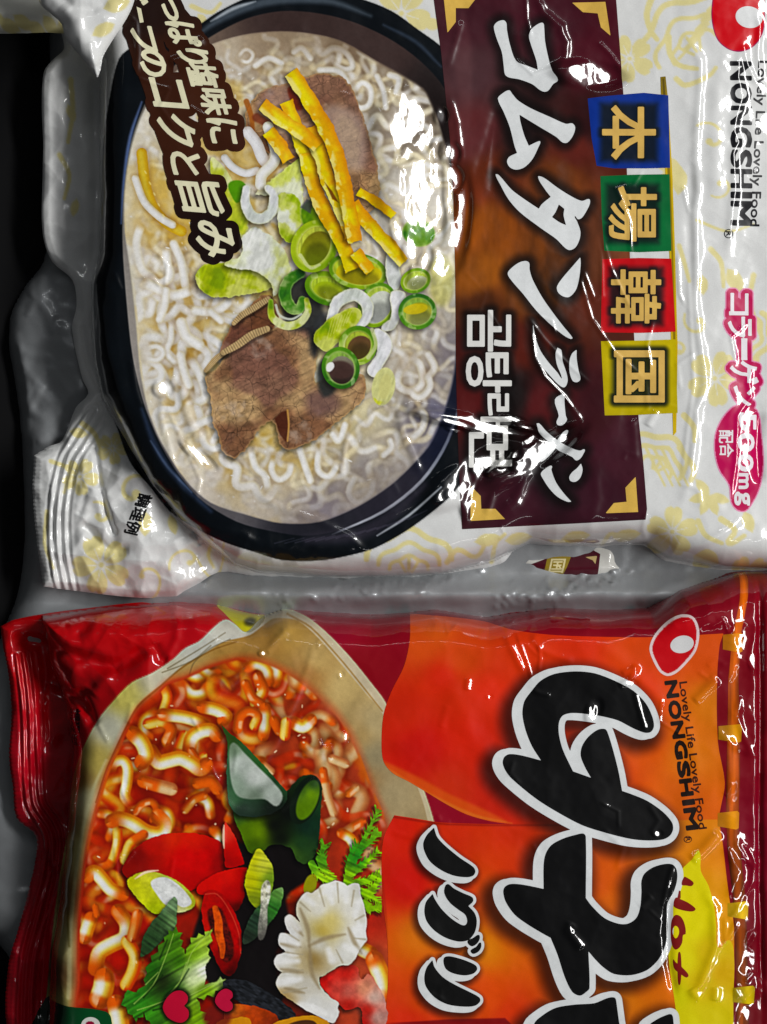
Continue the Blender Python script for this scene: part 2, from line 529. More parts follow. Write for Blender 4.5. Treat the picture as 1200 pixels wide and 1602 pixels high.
M_white = film_material('glossy_white_film', rough=0.3, spec=0.16, bump=0.03, coat_rough=0.06)
M_print = film_material('printed_film', rough=0.3, spec=0.16, bump=0.03, coat_rough=0.06)
M_red = film_material('glossy_red_film', bump=0.02, coat_rough=0.05)
M_bag = film_material('grey_plastic', rough=0.36, coat=0.6, coat_rough=0.12, base=(0.30, 0.314, 0.325), bump=0.18, bscale=500, metal=0.25)
M_dark = film_material('dark_shelf', rough=0.7, coat=0, spec=0.1, base=(0.004, 0.004, 0.0045), bump=0.1, bscale=300)

# ------------------------------------------------------------------ the shelf under everything
def flat_sheet(name, x0, y0, x1, y1, z, mat):
    V = [W(x0, y0, z), W(x1, y0, z), W(x1, y1, z), W(x0, y1, z)]
    me = bpy.data.meshes.new(name); me.from_pydata(V, [], [(0, 3, 2, 1)]); me.materials.append(mat)
    o = bpy.data.objects.new(name, me); C.objects.link(o); return o
shelf = flat_sheet('shelf_surface', -1500, -1500, 2700, 3100, -205, M_dark)
shelf['kind'] = 'structure'

# ------------------------------------------------------------------ grey plastic bag under the packets
SB = Sheet(-80, -100, 1280, 1700, 4)
bag_out = poly([(62, -90, 1), (58, 100), (58, 300), (48, 395), (16, 440), (-4, 478), (-8, 530), (1, 590), (10, 650), (16, 760), (16, 850), (5, 930),
                (-22, 1010), (-60, 1040, 1), (-60, 1470, 1), (-12, 1520), (8, 1570), (40, 1690, 1), (1270, 1690, 1), (1270, -90, 1)], True, 4)
d = -bag_out(SB.X, SB.Y)
SB.H[:] = -200 + 72 * np.sqrt(np.clip(1 - (1 - np.clip(d / 60, 0, 1)) ** 2, 0, 1))
SB.H += 34 * np.exp(-((SB.Y - 932) / 20) ** 2) * sstep(180, 420, SB.X)
SB.H += (0.17 * crumple(SB.X, SB.Y, 70, 6) + 0.10 * crumple(SB.X, SB.Y, 32, 8)) * (0.4 + 0.6 * sstep(900, 800, SB.Y))
SB.H -= 34 * sstep(980, 1040, SB.Y)
SB.H -= 30 * sstep(240, 150, SB.X) * sstep(1000, 940, SB.Y)
SB.H += 9 * (fbm(SB.X, SB.Y, 120, 5) - 0.5) + 5 * np.abs(fbm(SB.X, SB.Y, 60, 9) - 0.5)
for P, h, w in [([(12, 520), (22, 580), (30, 640), (60, 648)], 7, 6), ([(45, 455), (70, 510), (78, 508), (80, 490)], 5, 6), ([(30, 440), (40, 460), (25, 490)], 6, 5),
                ([(48, 400), (52, 460), (75, 500)], 5, 7), ([(20, 545), (70, 555)], 4, 6), ([(30, 640), (50, 600), (25, 575)], 5, 5),
                ([(500, 962), (580, 940), (640, 925), (760, 900)], 4, 6), ([(700, 962), (800, 950), (860, 942), (1010, 905)], 4, 8), ([(430, 945), (500, 922), (560, 908)], 3, 5), ([(600, 950), (720, 930), (830, 912)], 2.5, 4), ([(1000, 950), (1040, 925), (1100, 905)], 3, 5), ([(300, 950), (360, 930), (420, 925)], 3, 5),
                ([(40, 690), (90, 680), (100, 660)], 4, 7), ([(55, 660), (40, 900)], 4, 16), ([(20, 1400), (40, 1500)], 5, 20)]:
    SB.crease(P, h, w)
rs = np.random.RandomState(4)
for k in range(150):                                # water beads on the plastic
    t = rs.rand(); x = 780 + 190 * t + rs.randn() * 16; y = 945 - 42 * t + rs.randn() * 10
    if k > 105: x = 420 + 340 * rs.rand(); y = 948 - 0.15 * (x - 420) + rs.randn() * 8
    sl = SB.win((x - 4, y - 4, x + 4, y + 4), 4)
    r_ = 2.4 + 1.8 * rs.rand()
    SB.H[sl] += 3.0 * np.exp(-((SB.X[sl] - x) ** 2 + (SB.Y[sl] - y) ** 2) / r_ ** 2)
SB.finish()
bag = stick('plastic_bag', SB, bag_out, 0, (120, 124, 127), M_bag, None, r=2)
bag['label'] = 'crumpled grey plastic bag lying under the noodle packets'
bag['category'] = 'plastic bag'
# ================================================================== white packet: surface
SA = Sheet(-40, -80, 1260, 960, 2)
PAR = lambda pts, k: [(p[0] - max(0, min(1, (420 - p[0]) / 120)) * (600 - p[0]) * k,) + tuple(p[1:]) for p in pts]
A_out = poly(PAR([(95, 36, 1), (98, 60), (82, 76), (67, 95), (64, 150), (66, 220), (64, 300), (66, 360), (80, 400), (112, 430), (118, 470), (111, 505), (116, 540),
              (128, 590), (137, 612), (118, 634), (97, 687), (76, 696), (53, 710, 1), (50, 760), (55, 833), (67, 920, 1), (127, 928), (207, 937), (277, 938), (293, 930),
              (340, 897), (400, 904), (500, 906), (607, 907), (693, 901), (790, 884), (812, 862), (835, 853), (940, 858), (1015, 856), (1050, 880), (1133, 893), (1200, 893), (1250, 892, 1),
              (1250, -70, 1), (40, -70, 1), (70, 0)], 0.020), True, 4)
def toothed(sh, x1, y0, per=6.5, amp=1.6):
    return Shape(lambda X, Y: sh.f(X, Y) + amp * np.abs(((Y / per) % 1.0) * 2 - 1) * (X < x1) * (Y > y0), sh.bb)
A_out = toothed(A_out, 72, 700)
A_body = poly(PAR([(140, 36), (150, 70), (152, 100), (150, 200), (150, 300), (148, 390), (138, 440), (138, 500), (142, 560), (156, 620), (178, 660), (202, 704), (238, 760), (282, 815), (330, 858), (365, 884), (400, 896), (500, 903), (607, 904), (693, 899), (770, 880), (833, 850), (870, 856), (940, 853), (1017, 852),
               (1053, 874), (1133, 889), (1260, 892), (1260, -80), (135, -80)], 0.008))
X, Y = SA.X, SA.Y
db = -A_body(X, Y); do = -A_out(X, Y)
R = 58 - 8 * sstep(420, 150, X)
prof = np.sqrt(np.clip(1 - (1 - np.clip(db / R, 0, 1)) ** 2, 0, 1))
SA.H[:] = -130 - 16 * sstep(330, 150, X) * sstep(660, 560, Y) + 12 * np.sqrt(np.clip(do / 12, 0, 1)) + (118 + 16 * sstep(330, 150, X) * sstep(660, 560, Y)) * prof
# end flap: rises from the seal to the body
fl = sstep(10, 240, X) * sstep(600, 760, Y) * (1 - prof)
SA.H += 46 * fl * np.clip(do / 60, 0, 1)
# the noodle block and the loose film over it
SA.H += 10 * sstep(0, 1, prof) * np.exp(-(((X - 560) / 420) ** 2 + ((Y - 420) / 420) ** 2))
SA.H += prof * (15 * (fbm(X, Y, 190, 11, 3) - 0.5) + 2.0 * (fbm(X, Y, 45, 12, 3) - 0.5))
SA.H -= prof * 16 * sstep(1090, 1240, X)
# crumpled film: weak over the print, strong on the loose ends
loose = np.maximum(sstep(330, 180, X) * sstep(620, 760, Y), np.maximum(0.8 * sstep(880, 910, Y), 0.55 * sstep(175, 130, X)))
loose = np.maximum(loose, 0.7 * sstep(820, 860, Y) * sstep(700, 300, X))
SA.H += (0.035 + 0.27 * loose) * crumple(X, Y, 54, 181) + (0.02 + 0.11 * loose) * crumple(X, Y, 21, 183)
SA.H += 0.05 * sstep(1050, 1090, X) * crumple(X, Y, 45, 185)
# crimped seal ridges
seal_path = smooth([(132, 640), (104, 680), (84, 716), (72, 770), (68, 830), (72, 880), (80, 925)], False, 5)
sl = SA.win((50, 630, 150, 930), 4)
d, t, sd = path_d(seal_path, X[sl], Y[sl])
v = d * -sd
SA.H[sl] += 2.6 * np.cos(2 * np.pi * v / 12.5) * sstep(-10, -2, v) * sstep(40, 30, v)
for P, h, w in [([(140, 690), (145, 720), (150, 765)], -7, 5), ([(130, 755), (120, 810), (118, 860)], 6, 7), ([(150, 760), (160, 800), (174, 842)], -9, 6),
                ([(118, 815), (150, 850), (165, 860), (200, 862)], -8, 8), ([(112, 700), (106, 735)], 5, 4), ([(128, 695), (122, 740)], 5, 4), ([(132, 760), (116, 808)], -6, 6),
                ([(165, 735), (200, 745), (222, 840)], 6, 16), ([(295, 830), (310, 855)], -6, 5), ([(220, 840), (290, 850), (340, 845)], 4, 8),
                ([(200, 935), (280, 915), (340, 890)], 7, 12), ([(240, 880), (290, 912), (330, 900)], 5, 9), ([(130, 640), (165, 690), (215, 745), (265, 800)], 7, 9),
                ([(100, 690), (92, 760)], 3, 5)]:
    SA.crease(P, h, w)
# vertical wrinkles of the shaded side
for P, h, w in [([(88, 110), (86, 250), (92, 390)], 9, 8), ([(112, 120), (122, 260), (124, 390)], 10, 9), ([(135, 100), (140, 250), (138, 380), (128, 440)], -7, 8),
                ([(135, 400), (126, 470), (133, 540), (158, 620)], 9, 6), ([(118, 500), (128, 560), (150, 612)], -6, 6), ([(165, 90), (163, 200), (158, 300)], 7, 7),
                ([(178, 425), (190, 455)], 4, 3), ([(152, 460), (165, 540), (195, 640)], 4, 8), ([(205, 560), (212, 610), (222, 640)], 4, 4)]:
    SA.crease(P, h, w, True)
# creases that catch the light
for P, h, w in [
    ([(1064, 30), (1082, 72), (1096, 95), (1095, 140), (1090, 200), (1088, 250), (1092, 300), (1085, 330), (1089, 380), (1088, 470), (1092, 520), (1102, 575), (1103, 603),
      (1090, 640), (1085, 700), (1075, 760), (1067, 790), (1075, 800), (1088, 808)], 4.2, 6),
    ([(1075, 400), (1078, 470), (1085, 600), (1074, 680), (1066, 760)], 1.6, 4),
    ([(1164, 60), (1157, 90), (1155, 120), (1162, 150), (1150, 190), (1148, 205), (1155, 222), (1147, 240), (1150, 300), (1144, 345), (1138, 400)], 4.0, 5),
    ([(1164, 66), (1170, 100), (1186, 132)], 3.0, 4), ([(1184, 20), (1190, 40), (1187, 80), (1191, 128)], 3.0, 4),
    ([(1180, 565), (1172, 600), (1176, 620), (1155, 650), (1152, 720), (1145, 770), (1141, 784)], 2.6, 3.6),
    ([(1017, 848), (1050, 872), (1055, 868), (1100, 852), (1130, 834), (1165, 812)], 4.6, 6),
    ([(833, 842), (870, 850), (940, 850), (1017, 847)], 5, 6),
    ([(622, 636), (630, 680), (641, 700), (658, 742)], 3.4, 5), ([(622, 634), (650, 640), (690, 648), (740, 660), (795, 668)], 6.0, 9),
    ([(620, 630), (592, 640), (562, 665), (541, 690), (534, 738), (516, 726)], 2.6, 4.2),
    ([(236, 597), (272, 592), (256, 618), (251, 650), (262, 690), (275, 740), (286, 785), (290, 805)], 3.0, 4.4),
    ([(283, 590), (290, 640), (302, 672), (330, 702), (352, 728)], 3.8, 6), ([(262, 638), (285, 690), (308, 738), (313, 752), (304, 792)], 2.2, 3.6),
    ([(270, 798), (300, 815), (345, 830), (380, 836), (415, 856)], 4.0, 5.5), ([(390, 762), (430, 790), (500, 815), (545, 838), (578, 868)], 3.2, 5),
    ([(838, -10), (850, 18), (864, 30), (878, 42), (879, 50), (887, 66), (884, 90), (870, 122)], 3.4, 5),
    ([(822, -10), (824, 30), (832, 62)], 2.0, 3), ([(880, 690), (850, 708), (825, 740), (806, 785), (780, 802)], 4.5, 7), ([(802, 735), (770, 775), (760, 808)], 3.5, 5),
    ([(728, 728), (733, 770), (738, 800)], 4.2, 6), ([(684, 756), (715, 738), (735, 735)], 4.6, 6), ([(680, 762), (640, 792), (610, 806)], 2.4, 4),
    ([(830, 505), (836, 560), (852, 590), (882, 620), (908, 655), (912, 680)], 1.9, 3.4), ([(826, 497), (850, 530), (880, 562), (925, 602)], 1.9, 3.4),
    ([(942, 372), (955, 420), (980, 470), (990, 488)], 1.9, 3.2), ([(934, 374), (940, 400), (942, 462), (930, 470), (914, 428), (908, 440), (925, 498), (960, 550), (1005, 590), (1016, 582)], 2.0, 3.4),
    ([(1008, 262), (990, 290), (964, 296), (975, 320), (984, 345), (986, 390), (992, 410)], 2.0, 3.4), ([(700, 110), (712, 70), (724, 30)], 1.6, 5), ([(703, 150), (715, 190), (722, 260)], 2.0, 5),
    ([(738, 300), (775, 180), (770, 300), (755, 315)], -2.0, 8), ([(935, 65), (955, 85), (972, 110)], 2, 4), ([(790, 740), (836, 690), (880, 668)], 2.2, 5),
    ([(610, 142), (640, 138), (664, 143)], 2.6, 3.6), ([(530, 146), (548, 148)], 2, 3), ([(198, 20), (212, 35), (216, 80), (214, 120)], 3.4, 4), ([(262, 100), (290, 90), (320, 60)], 1.8, 8),
    ([(296, 166), (318, 180), (330, 186)], 2.2, 3), ([(215, 122), (252, 136), (270, 140)], 1.8, 3), ([(1022, 500), (1012, 540), (1018, 580)], 2, 3.4),
    ([(1027, 640), (1012, 668)], 3, 5), ([(990, 650), (994, 720)], 1.3, 6), ([(920, 840), (935, 780), (930, 730)], 1.4, 8), ([(1060, 395), (1063, 460), (1072, 480)], 1.6, 3),
    ([(1010, 800), (1007, 830), (1016, 848)], 2.2, 4), ([(1190, 640), (1186, 700), (1190, 760)], -5, 8), ([(1082, 250), (1078, 460)], -2.2, 9), ([(1120, 120), (1118, 330)], 2.2, 12),
    ([(1068, 290), (1074, 320), (1078, 336)], 2.2, 3), ([(245, 395), (262, 415), (258, 452)], 1.5, 3), ([(220, 438), (240, 436), (252, 450)], 1.7, 3), ([(296, 448), (310, 455), (308, 420)], 1.8, 3),
    ([(640, 875), (648, 885), (640, 905)], 3, 6), ([(390, 880), (520, 892), (640, 905)], 5, 8), ([(570, 880), (640, 860), (700, 850)], 2.5, 10)]:
    SA.crease(P, h * 1.0, w, False)
rsA = np.random.RandomState(17)
for k in range(26):                                  # small stray wrinkles
    x = rsA.uniform(220, 1190); y = rsA.uniform(0, 860); a = rsA.uniform(0, 6.28); l = rsA.uniform(12, 50)
    SA.crease([(x, y), (x + l * math.cos(a), y + l * math.sin(a)), (x + 1.6 * l * math.cos(a + 0.5), y + 1.6 * l * math.sin(a + 0.5))], rsA.uniform(0.5, 1.4), rsA.uniform(2.5, 5))
# crumpled facets that mirror the lamp
SA.dent(638, 205, 56, 66, 8, 1.0, 22, 31)
SA.dent(660, 310, 66, 76, 8, 1.2, 24, 32)
SA.dent(716, 345, 20, 76, 5, 0.6, 16, 33)
SA.dent(690, 415, 26, 28, 5, 0.6, 14, 34)
SA.dent(920, 117, 54, 21, 5, 1.1, 12, 35); SA.dent(900, 112, 16, 9, 5, 0.5, 8, 43); SA.dent(946, 122, 12, 10, 5, 0.6, 8, 44)
SA.dent(738, 748, 80, 32, -30, 1.2, 22, 37)
SA.dent(835, 715, 84, 22, -32, 0.8, 18, 38)
SA.dent(745, 664, 95, 13, 12, 0.3, 14, 39)
SA.dent(730, 770, 13, 44, 0, 0.2, 14, 40)
rg = np.random.RandomState(77)
for k in range(26):                                  # broken mirror patches round the big glare
    t = rg.rand(); x = 606 + 100 * rg.rand() + 14 * t; y = 165 + 265 * t
    SA.dent(x, y, rg.uniform(7, 17), rg.uniform(14, 34), rg.uniform(-15, 25), 0.9, 12, 300 + k)
for k in range(16):
    t = rg.rand(); x = 690 + 180 * t + rg.randn() * 10; y = 790 - 105 * t + rg.randn() * 14
    SA.dent(x, y, rg.uniform(9, 20), rg.uniform(4, 9), -32 + rg.randn() * 14, 0.6, 10, 340 + k)
for k in range(7): SA.dent(rg.uniform(690, 850), rg.uniform(655, 672), rg.uniform(12, 22), rg.uniform(4, 7), 8, 0.4, 10, 360 + k)
SA.dent(310, 712, 34, 9, 38, 0.2, 14, 41); SA.dent(255, 608, 16, 14, 0, 0.4, 10, 42)
SA.finish()
# ================================================================== white packet: what is printed on it
CA = Canvas(-40, -80, 1260, 960, (217, 218, 217))
GOLD = (222, 212, 158)
def flower(cv, cx, cy, r, rot=0.0, col=GOLD, n=5):
    for k in range(n):
        a = rot + 2 * math.pi * k / n
        c, s = math.cos(a), math.sin(a)
        P = [(0.12, 0, 1), (0.45, -0.30), (0.85, -0.33), (1.0, -0.12), (0.93, 0.0), (1.0, 0.12), (0.85, 0.33), (0.45, 0.30)]
        cv.fill(poly([(cx + r * (p[0]*c - p[1]*s), cy + r * (p[0]*s + p[1]*c)) + tuple(p[2:]) for p in P], True, 4), col, 1.5)
        cv.fill(stroke([(cx, cy), (cx + 0.6*r*c, cy + 0.6*r*s)], 2.4, 1), (228, 226, 214), 1.2)
    cv.fill(ell(cx, cy, r*0.16, r*0.16), (228, 226, 214), 1.2); cv.fill(ell(cx, cy, r*0.09, r*0.09), col, 1.2)
def swirl(cv, cx, cy, r, a0, turn, w=6, col=GOLD, tail=1.4):
    P = []
    for k in range(26):
        t = k / 25
        a = a0 + turn * t * 4.6
        q = r * (0.18 + 0.82 * t) * (1 + (tail - 1) * max(0, t - 0.7))
        P.append((cx + q * math.cos(a), cy + q * math.sin(a)))
    cv.fill(stroke(P, w * 1.1, w * 0.6), col, 1.5)
    cv.fill(ell(P[0][0], P[0][1], w*0.9, w*0.9), col, 1.5)
def fan(cv, cx, cy, r, rot):
    for q, w in ((1.0, 9), (0.72, 7), (0.46, 6)):
        P = [(cx + r*q*math.cos(rot + a) * (1 + 0.06*math.cos(7*a)), cy + r*q*math.sin(rot + a) * (1 + 0.06*math.cos(7*a))) for a in np.linspace(-1.15, 1.15, 15)]
        cv.fill(stroke(P, w), GOLD, 1.5)
    for k in (-0.5, 0, 0.5):
        cv.fill(stroke([(cx + 0.15*r*math.cos(rot+k), cy + 0.15*r*math.sin(rot+k)), (cx + 0.42*r*math.cos(rot+k), cy + 0.42*r*math.sin(rot+k))], 5), GOLD, 1.5)
def leaf(cv, x, y, L, a, w=0.42, col=GOLD):
    c, s = math.cos(a), math.sin(a)
    P = [(0, 0, 1), (0.3, -w/2), (0.7, -w*0.45), (1, 0, 1), (0.7, w*0.45), (0.3, w/2)]
    cv.fill(poly([(x + L*(p[0]*c - p[1]*s), y + L*(p[0]*s + p[1]*c)) + tuple(p[2:]) for p in P], True, 4), col, 1.5)
def sash(cv, P, w=6): cv.fill(stroke(P, w, w * 0.7), GOLD, 1.5)

def packet_pattern(cv):
    flower(cv, 152, 885, 47, 0.55); flower(cv, 118, 745, 30, 0.2); flower(cv, 1118, 592, 44, 0.15); flower(cv, 985, 92, 38, 0.5)
    flower(cv, 628, 22, 46, 0.3); flower(cv, 1052, 832, 40, 1.0); flower(cv, 1178, 905, 36, 0.4)
    for a in (0.3, 1.2, 2.0, 2.9, 4.0): leaf(cv, 1110, 775, 34, a)
    for a in (1.7, 2.5, 3.3): leaf(cv, 1066, 262, 44, a, 0.5)
    swirl(cv, 1112, 218, 27, 2.2, -1, 6); swirl(cv, 1128, 290, 20, 4.0, 1, 5); swirl(cv, 1092, 505, 22, 5.4, 1, 6); swirl(cv, 1062, 548, 17, 1.4, -1, 5)
    swirl(cv, 222, 905, 34, 3.6, 1, 5, tail=2.0); swirl(cv, 290, 878, 24, 1.0, -1, 5, tail=2.2); swirl(cv, 205, 770, 26, 0.6, 1, 8); swirl(cv, 150, 806, 20, 2.6, -1, 6)
    fan(cv, 1098, 92, 96, -2.2); fan(cv, 640, 905, 74, -1.57); fan(cv, 1020, 742, 62, -1.0); fan(cv, 1160, 520, 46, 0.4)
    for k in range(6):
        sash(cv, [(1062 + 9*k, 92 - 15*k), (1100 + 9*k, 52 - 15*k)], 5)
    for k in range(4): sash(cv, [(1010 + 12*k, 700), (1040 + 12*k, 760)], 5)
    sash(cv, [(1022, -10), (1012, 22), (1018, 48), (1028, 62)], 11); sash(cv, [(1046, 58), (1048, 84), (1062, 102), (1090, 108)], 10); sash(cv, [(1058, 124), (1072, 134), (1110, 118), (1120, 106)], 9)
    sash(cv, [(1090, 345), (1140, 362), (1180, 350)], 5); sash(cv, [(1112, 390), (1128, 410), (1132, 448)], 9); leaf(cv, 1138, 420, 46, 1.0, 0.5)
    sash(cv, [(1062, 385), (1070, 410), (1078, 440)], 8); sash(cv, [(1180, 430), (1174, 470), (1190, 520)], 9); leaf(cv, 1098, 430, 32, 1.5, 0.5)
    sash(cv, [(1070, 650), (1085, 668), (1086, 690)], 10); sash(cv, [(1062, 700), (1074, 720), (1068, 745)], 8); leaf(cv, 1190, 560, 40, 2.4)
    for x in (742, 790, 880, 960): leaf(cv, x, 848 - (x - 740) * 0.03, 46, -0.15, 0.4)
    sash(cv, [(772, 880), (776, 850), (790, 836)], 8); sash(cv, [(700, 880), (716, 860), (745, 872), (760, 850)], 9); sash(cv, [(948, 850), (956, 836), (972, 838)], 8)
    sash(cv, [(1092, 815), (1104, 838), (1130, 850)], 9); sash(cv, [(1128, 812), (1150, 830), (1140, 850), (1165, 838)], 10); leaf(cv, 1088, 870, 44, 0.3, 0.7); leaf(cv, 1165, 800, 36, 1.2, 0.5)
    sash(cv, [(300, 870), (330, 905), (350, 850)], 4); sash(cv, [(330, 845), (322, 870), (330, 890)], 6); leaf(cv, 262, 805, 34, 1.3, 0.4); leaf(cv, 224, 800, 40, 1.6, 0.5)
    sash(cv, [(480, 8), (520, -8), (560, 2)], 7); leaf(cv, 560, -20, 40, 0.4); leaf(cv, 664, 36, 26, 0.2, 0.7)
    sash(cv, [(300, 10), (330, 20), (345, 6)], 8); leaf(cv, 310, 22, 22, 0.9, 0.5); sash(cv, [(64, 800), (60, 850), (74, 890)], 7); sash(cv, [(70, 720), (100, 735), (92, 770)], 7)
    sash(cv, [(100, 110), (104, 160), (96, 210)], 9); leaf(cv, 96, 150, 30, 1.2); sash(cv, [(82, 230), (98, 262), (90, 300)], 8); leaf(cv, 110, 300, 30, 1.8)
    sash(cv, [(120, 660), (140, 676), (150, 700)], 9); leaf(cv, 100, 672, 30, 0.2, 0.5); flower(cv, 170, 700, 26, 0.1)
packet_pattern(CA)

# --- bowl outline and soup
bowl = poly([(440, -16), (500, -13), (560, -2), (612, 18), (655, 48), (688, 72), (712, 100), (760, 300), (770, 600), (745, 715), (712, 768), (677, 800), (633, 832), (587, 857), (550, 868), (500, 877), (440, 876),
             (400, 864), (350, 848), (300, 824), (262, 800), (232, 762), (198, 720), (172, 655), (156, 610), (147, 565), (143, 500), (143, 450), (150, 390), (154, 300), (158, 230), (168, 165), (186, 92), (215, 70), (262, 58), (310, 40),
             (340, 20), (390, -4)], True, 4)
wall_in = poly([(440, 18), (500, 22), (560, 38), (620, 68), (670, 108), (700, 150), (725, 300), (732, 500), (728, 600), (712, 670), (680, 730), (640, 772), (590, 806), (540, 828), (480, 838), (430, 832), (370, 816),
                (310, 778), (262, 715), (228, 640), (208, 560), (198, 470), (192, 380), (194, 300), (206, 220), (234, 150), (280, 96), (330, 58), (385, 30)], True, 4)
soup = poly([(440, 50), (500, 56), (540, 68), (590, 97), (636, 122), (668, 146), (700, 240), (712, 330), (716, 480), (713, 567), (700, 630), (676, 690), (648, 724), (612, 758), (560, 792), (500, 816), (440, 818), (390, 806),
             (330, 786), (292, 752), (252, 690), (232, 640), (220, 580), (213, 500), (204, 420), (196, 360), (196, 300), (206, 232), (228, 170), (270, 118), (320, 76), (380, 56)], True, 4)
CA.fill(bowl, lambda X, Y, d: np.stack([7 + 4*fbm(X,Y,30,3), 12 + 5*fbm(X,Y,30,3), 17 + 6*fbm(X,Y,30,3)], -1), 1.5)
# rim light of the bowl
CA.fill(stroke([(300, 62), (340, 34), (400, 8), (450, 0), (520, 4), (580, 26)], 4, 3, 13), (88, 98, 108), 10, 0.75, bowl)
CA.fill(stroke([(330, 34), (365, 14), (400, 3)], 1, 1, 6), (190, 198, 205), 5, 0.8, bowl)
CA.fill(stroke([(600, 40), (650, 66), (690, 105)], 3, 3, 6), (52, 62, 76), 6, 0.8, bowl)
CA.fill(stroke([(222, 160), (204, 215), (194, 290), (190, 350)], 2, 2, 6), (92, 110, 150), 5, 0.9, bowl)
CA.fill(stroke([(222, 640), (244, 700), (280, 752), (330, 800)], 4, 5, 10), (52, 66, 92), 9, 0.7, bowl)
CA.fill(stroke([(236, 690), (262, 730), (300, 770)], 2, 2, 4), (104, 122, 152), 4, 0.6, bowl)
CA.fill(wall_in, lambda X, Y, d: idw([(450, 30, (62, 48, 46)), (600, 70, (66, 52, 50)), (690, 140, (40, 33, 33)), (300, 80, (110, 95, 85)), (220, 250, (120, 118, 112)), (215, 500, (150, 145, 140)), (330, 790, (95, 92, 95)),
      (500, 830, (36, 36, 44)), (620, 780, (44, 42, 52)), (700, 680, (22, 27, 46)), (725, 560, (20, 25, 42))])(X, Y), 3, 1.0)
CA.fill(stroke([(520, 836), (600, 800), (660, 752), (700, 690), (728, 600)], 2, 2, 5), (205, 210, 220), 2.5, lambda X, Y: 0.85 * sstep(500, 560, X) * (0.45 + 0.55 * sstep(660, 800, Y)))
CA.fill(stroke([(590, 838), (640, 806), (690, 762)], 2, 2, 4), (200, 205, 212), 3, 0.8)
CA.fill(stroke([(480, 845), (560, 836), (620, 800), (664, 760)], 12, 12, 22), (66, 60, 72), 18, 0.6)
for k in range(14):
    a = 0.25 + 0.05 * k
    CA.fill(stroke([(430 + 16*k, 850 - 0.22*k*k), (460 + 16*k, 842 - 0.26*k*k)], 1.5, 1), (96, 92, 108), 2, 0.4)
soup_col = idw([(440, 70, (150, 132, 110)), (560, 100, (124, 106, 86)), (650, 160, (104, 92, 78)), (330, 90, (186, 170, 148)), (250, 170, (216, 208, 190)), (215, 350, (222, 216, 202)), (230, 520, (220, 210, 178)), (280, 640, (220, 208, 180)),
                (300, 730, (212, 204, 194)), (400, 780, (190, 180, 166)), (500, 800, (134, 126, 130)), (600, 740, (140, 132, 128)), (680, 660, (104, 100, 112)), (700, 560, (126, 118, 118)), (690, 420, (190, 184, 168)),
                (450, 700, (206, 182, 116)), (300, 480, (212, 184, 104)), (330, 400, (214, 188, 106)), (560, 640, (206, 194, 156)), (640, 330, (200, 192, 176)), (260, 560, (222, 214, 190)), (640, 560, (196, 188, 172))])
CA.fill(soup, lambda X, Y, d: np.minimum(soup_col(X, Y) * np.array([1.07, 1.09, 1.13], F), 240), 5)
CA.fill(soup, (206, 164, 56), 2, lambda X, Y: 0.42 * sstep(0.52, 0.72, fbm(X, Y, 60, 21)) * sstep(560, 480, X) * sstep(120, 200, Y))
CA.fill(soup, (235, 230, 214), 2, lambda X, Y: 0.35 * sstep(0.5, 0.7, fbm(X, Y, 50, 24)))

# --- noodles in the bowl
rnd = random.Random(5)
def curl(x, y, L, a, wob, seed):
    r_ = random.Random(seed); P = [(x, y)]; ph = r_.uniform(0, 6.28); k = r_.uniform(0.8, 1.4)
    n = max(4, int(L / 11))
    for i in range(n):
        a += wob * math.sin(ph + i * k) + r_.uniform(-0.15, 0.15)
        x += 11 * math.cos(a); y += 11 * math.sin(a); P.append((x, y))
    return P
def zone_tone(x, y):
    z = min(1, max(0, (x - 540) / 150)) * min(1, max(0, (y - 380) / 120)) + min(1, max(0, (150 - y) / 60)) * min(1, max(0, (x - 380) / 120))
    z += 0.7 * min(1, max(0, (y - 700) / 80))
    return min(1, z)
def tone(z, j):
    a = np.array([(212, 202, 172), (226, 222, 212), (238, 237, 235)], float); b = np.array([(150, 142, 130), (176, 169, 158), (200, 195, 188)], float)
    return (a * (1 - z) + b * z) * j
def wavy(x, y, L, a, amp, per, seed, bend=0.02):
    """a crinkled instant noodle: a drifting course with regular waves across it"""
    r_ = random.Random(seed); P = []; ph = r_.uniform(0, 6.28); k = r_.uniform(-bend, bend); s_ = 0
    while s_ < L:
        o = amp * math.sin(ph + 6.28 * s_ / per)
        P.append((x - o * math.sin(a), y + o * math.cos(a)))
        x += per / 7 * math.cos(a); y += per / 7 * math.sin(a); a += k * per / 7 + r_.uniform(-0.10, 0.10); s_ += per / 7
    return P
for i in range(175):
    for _ in range(40):
        x = rnd.uniform(190, 712); y = rnd.uniform(52, 815)
        if soup(np.array([x], F), np.array([y], F))[0] < 0: break
    z = 0.6 * zone_tone(x, y)
    ang = rnd.uniform(0, 6.28) if x > 330 else rnd.gauss(1.5, 0.6)
    P = wavy(x, y, rnd.uniform(150, 340), ang, rnd.uniform(5, 13), rnd.uniform(34, 56), i)
    CA.noodle(P, rnd.uniform(10.5, 14.5), tone(z, rnd.uniform(0.99, 1.03)), 0.05 + 0.10 * rnd.random(), clip=soup.grow(-2), alpha=rnd.uniform(0.6, 0.95) * (1 - 0.2 * z), gloss=0.45 * (1 - z), wet=((224, 214, 184) if z < 0.3 else (182, 173, 158), i), feather=4)
blur(CA, soup, 2)
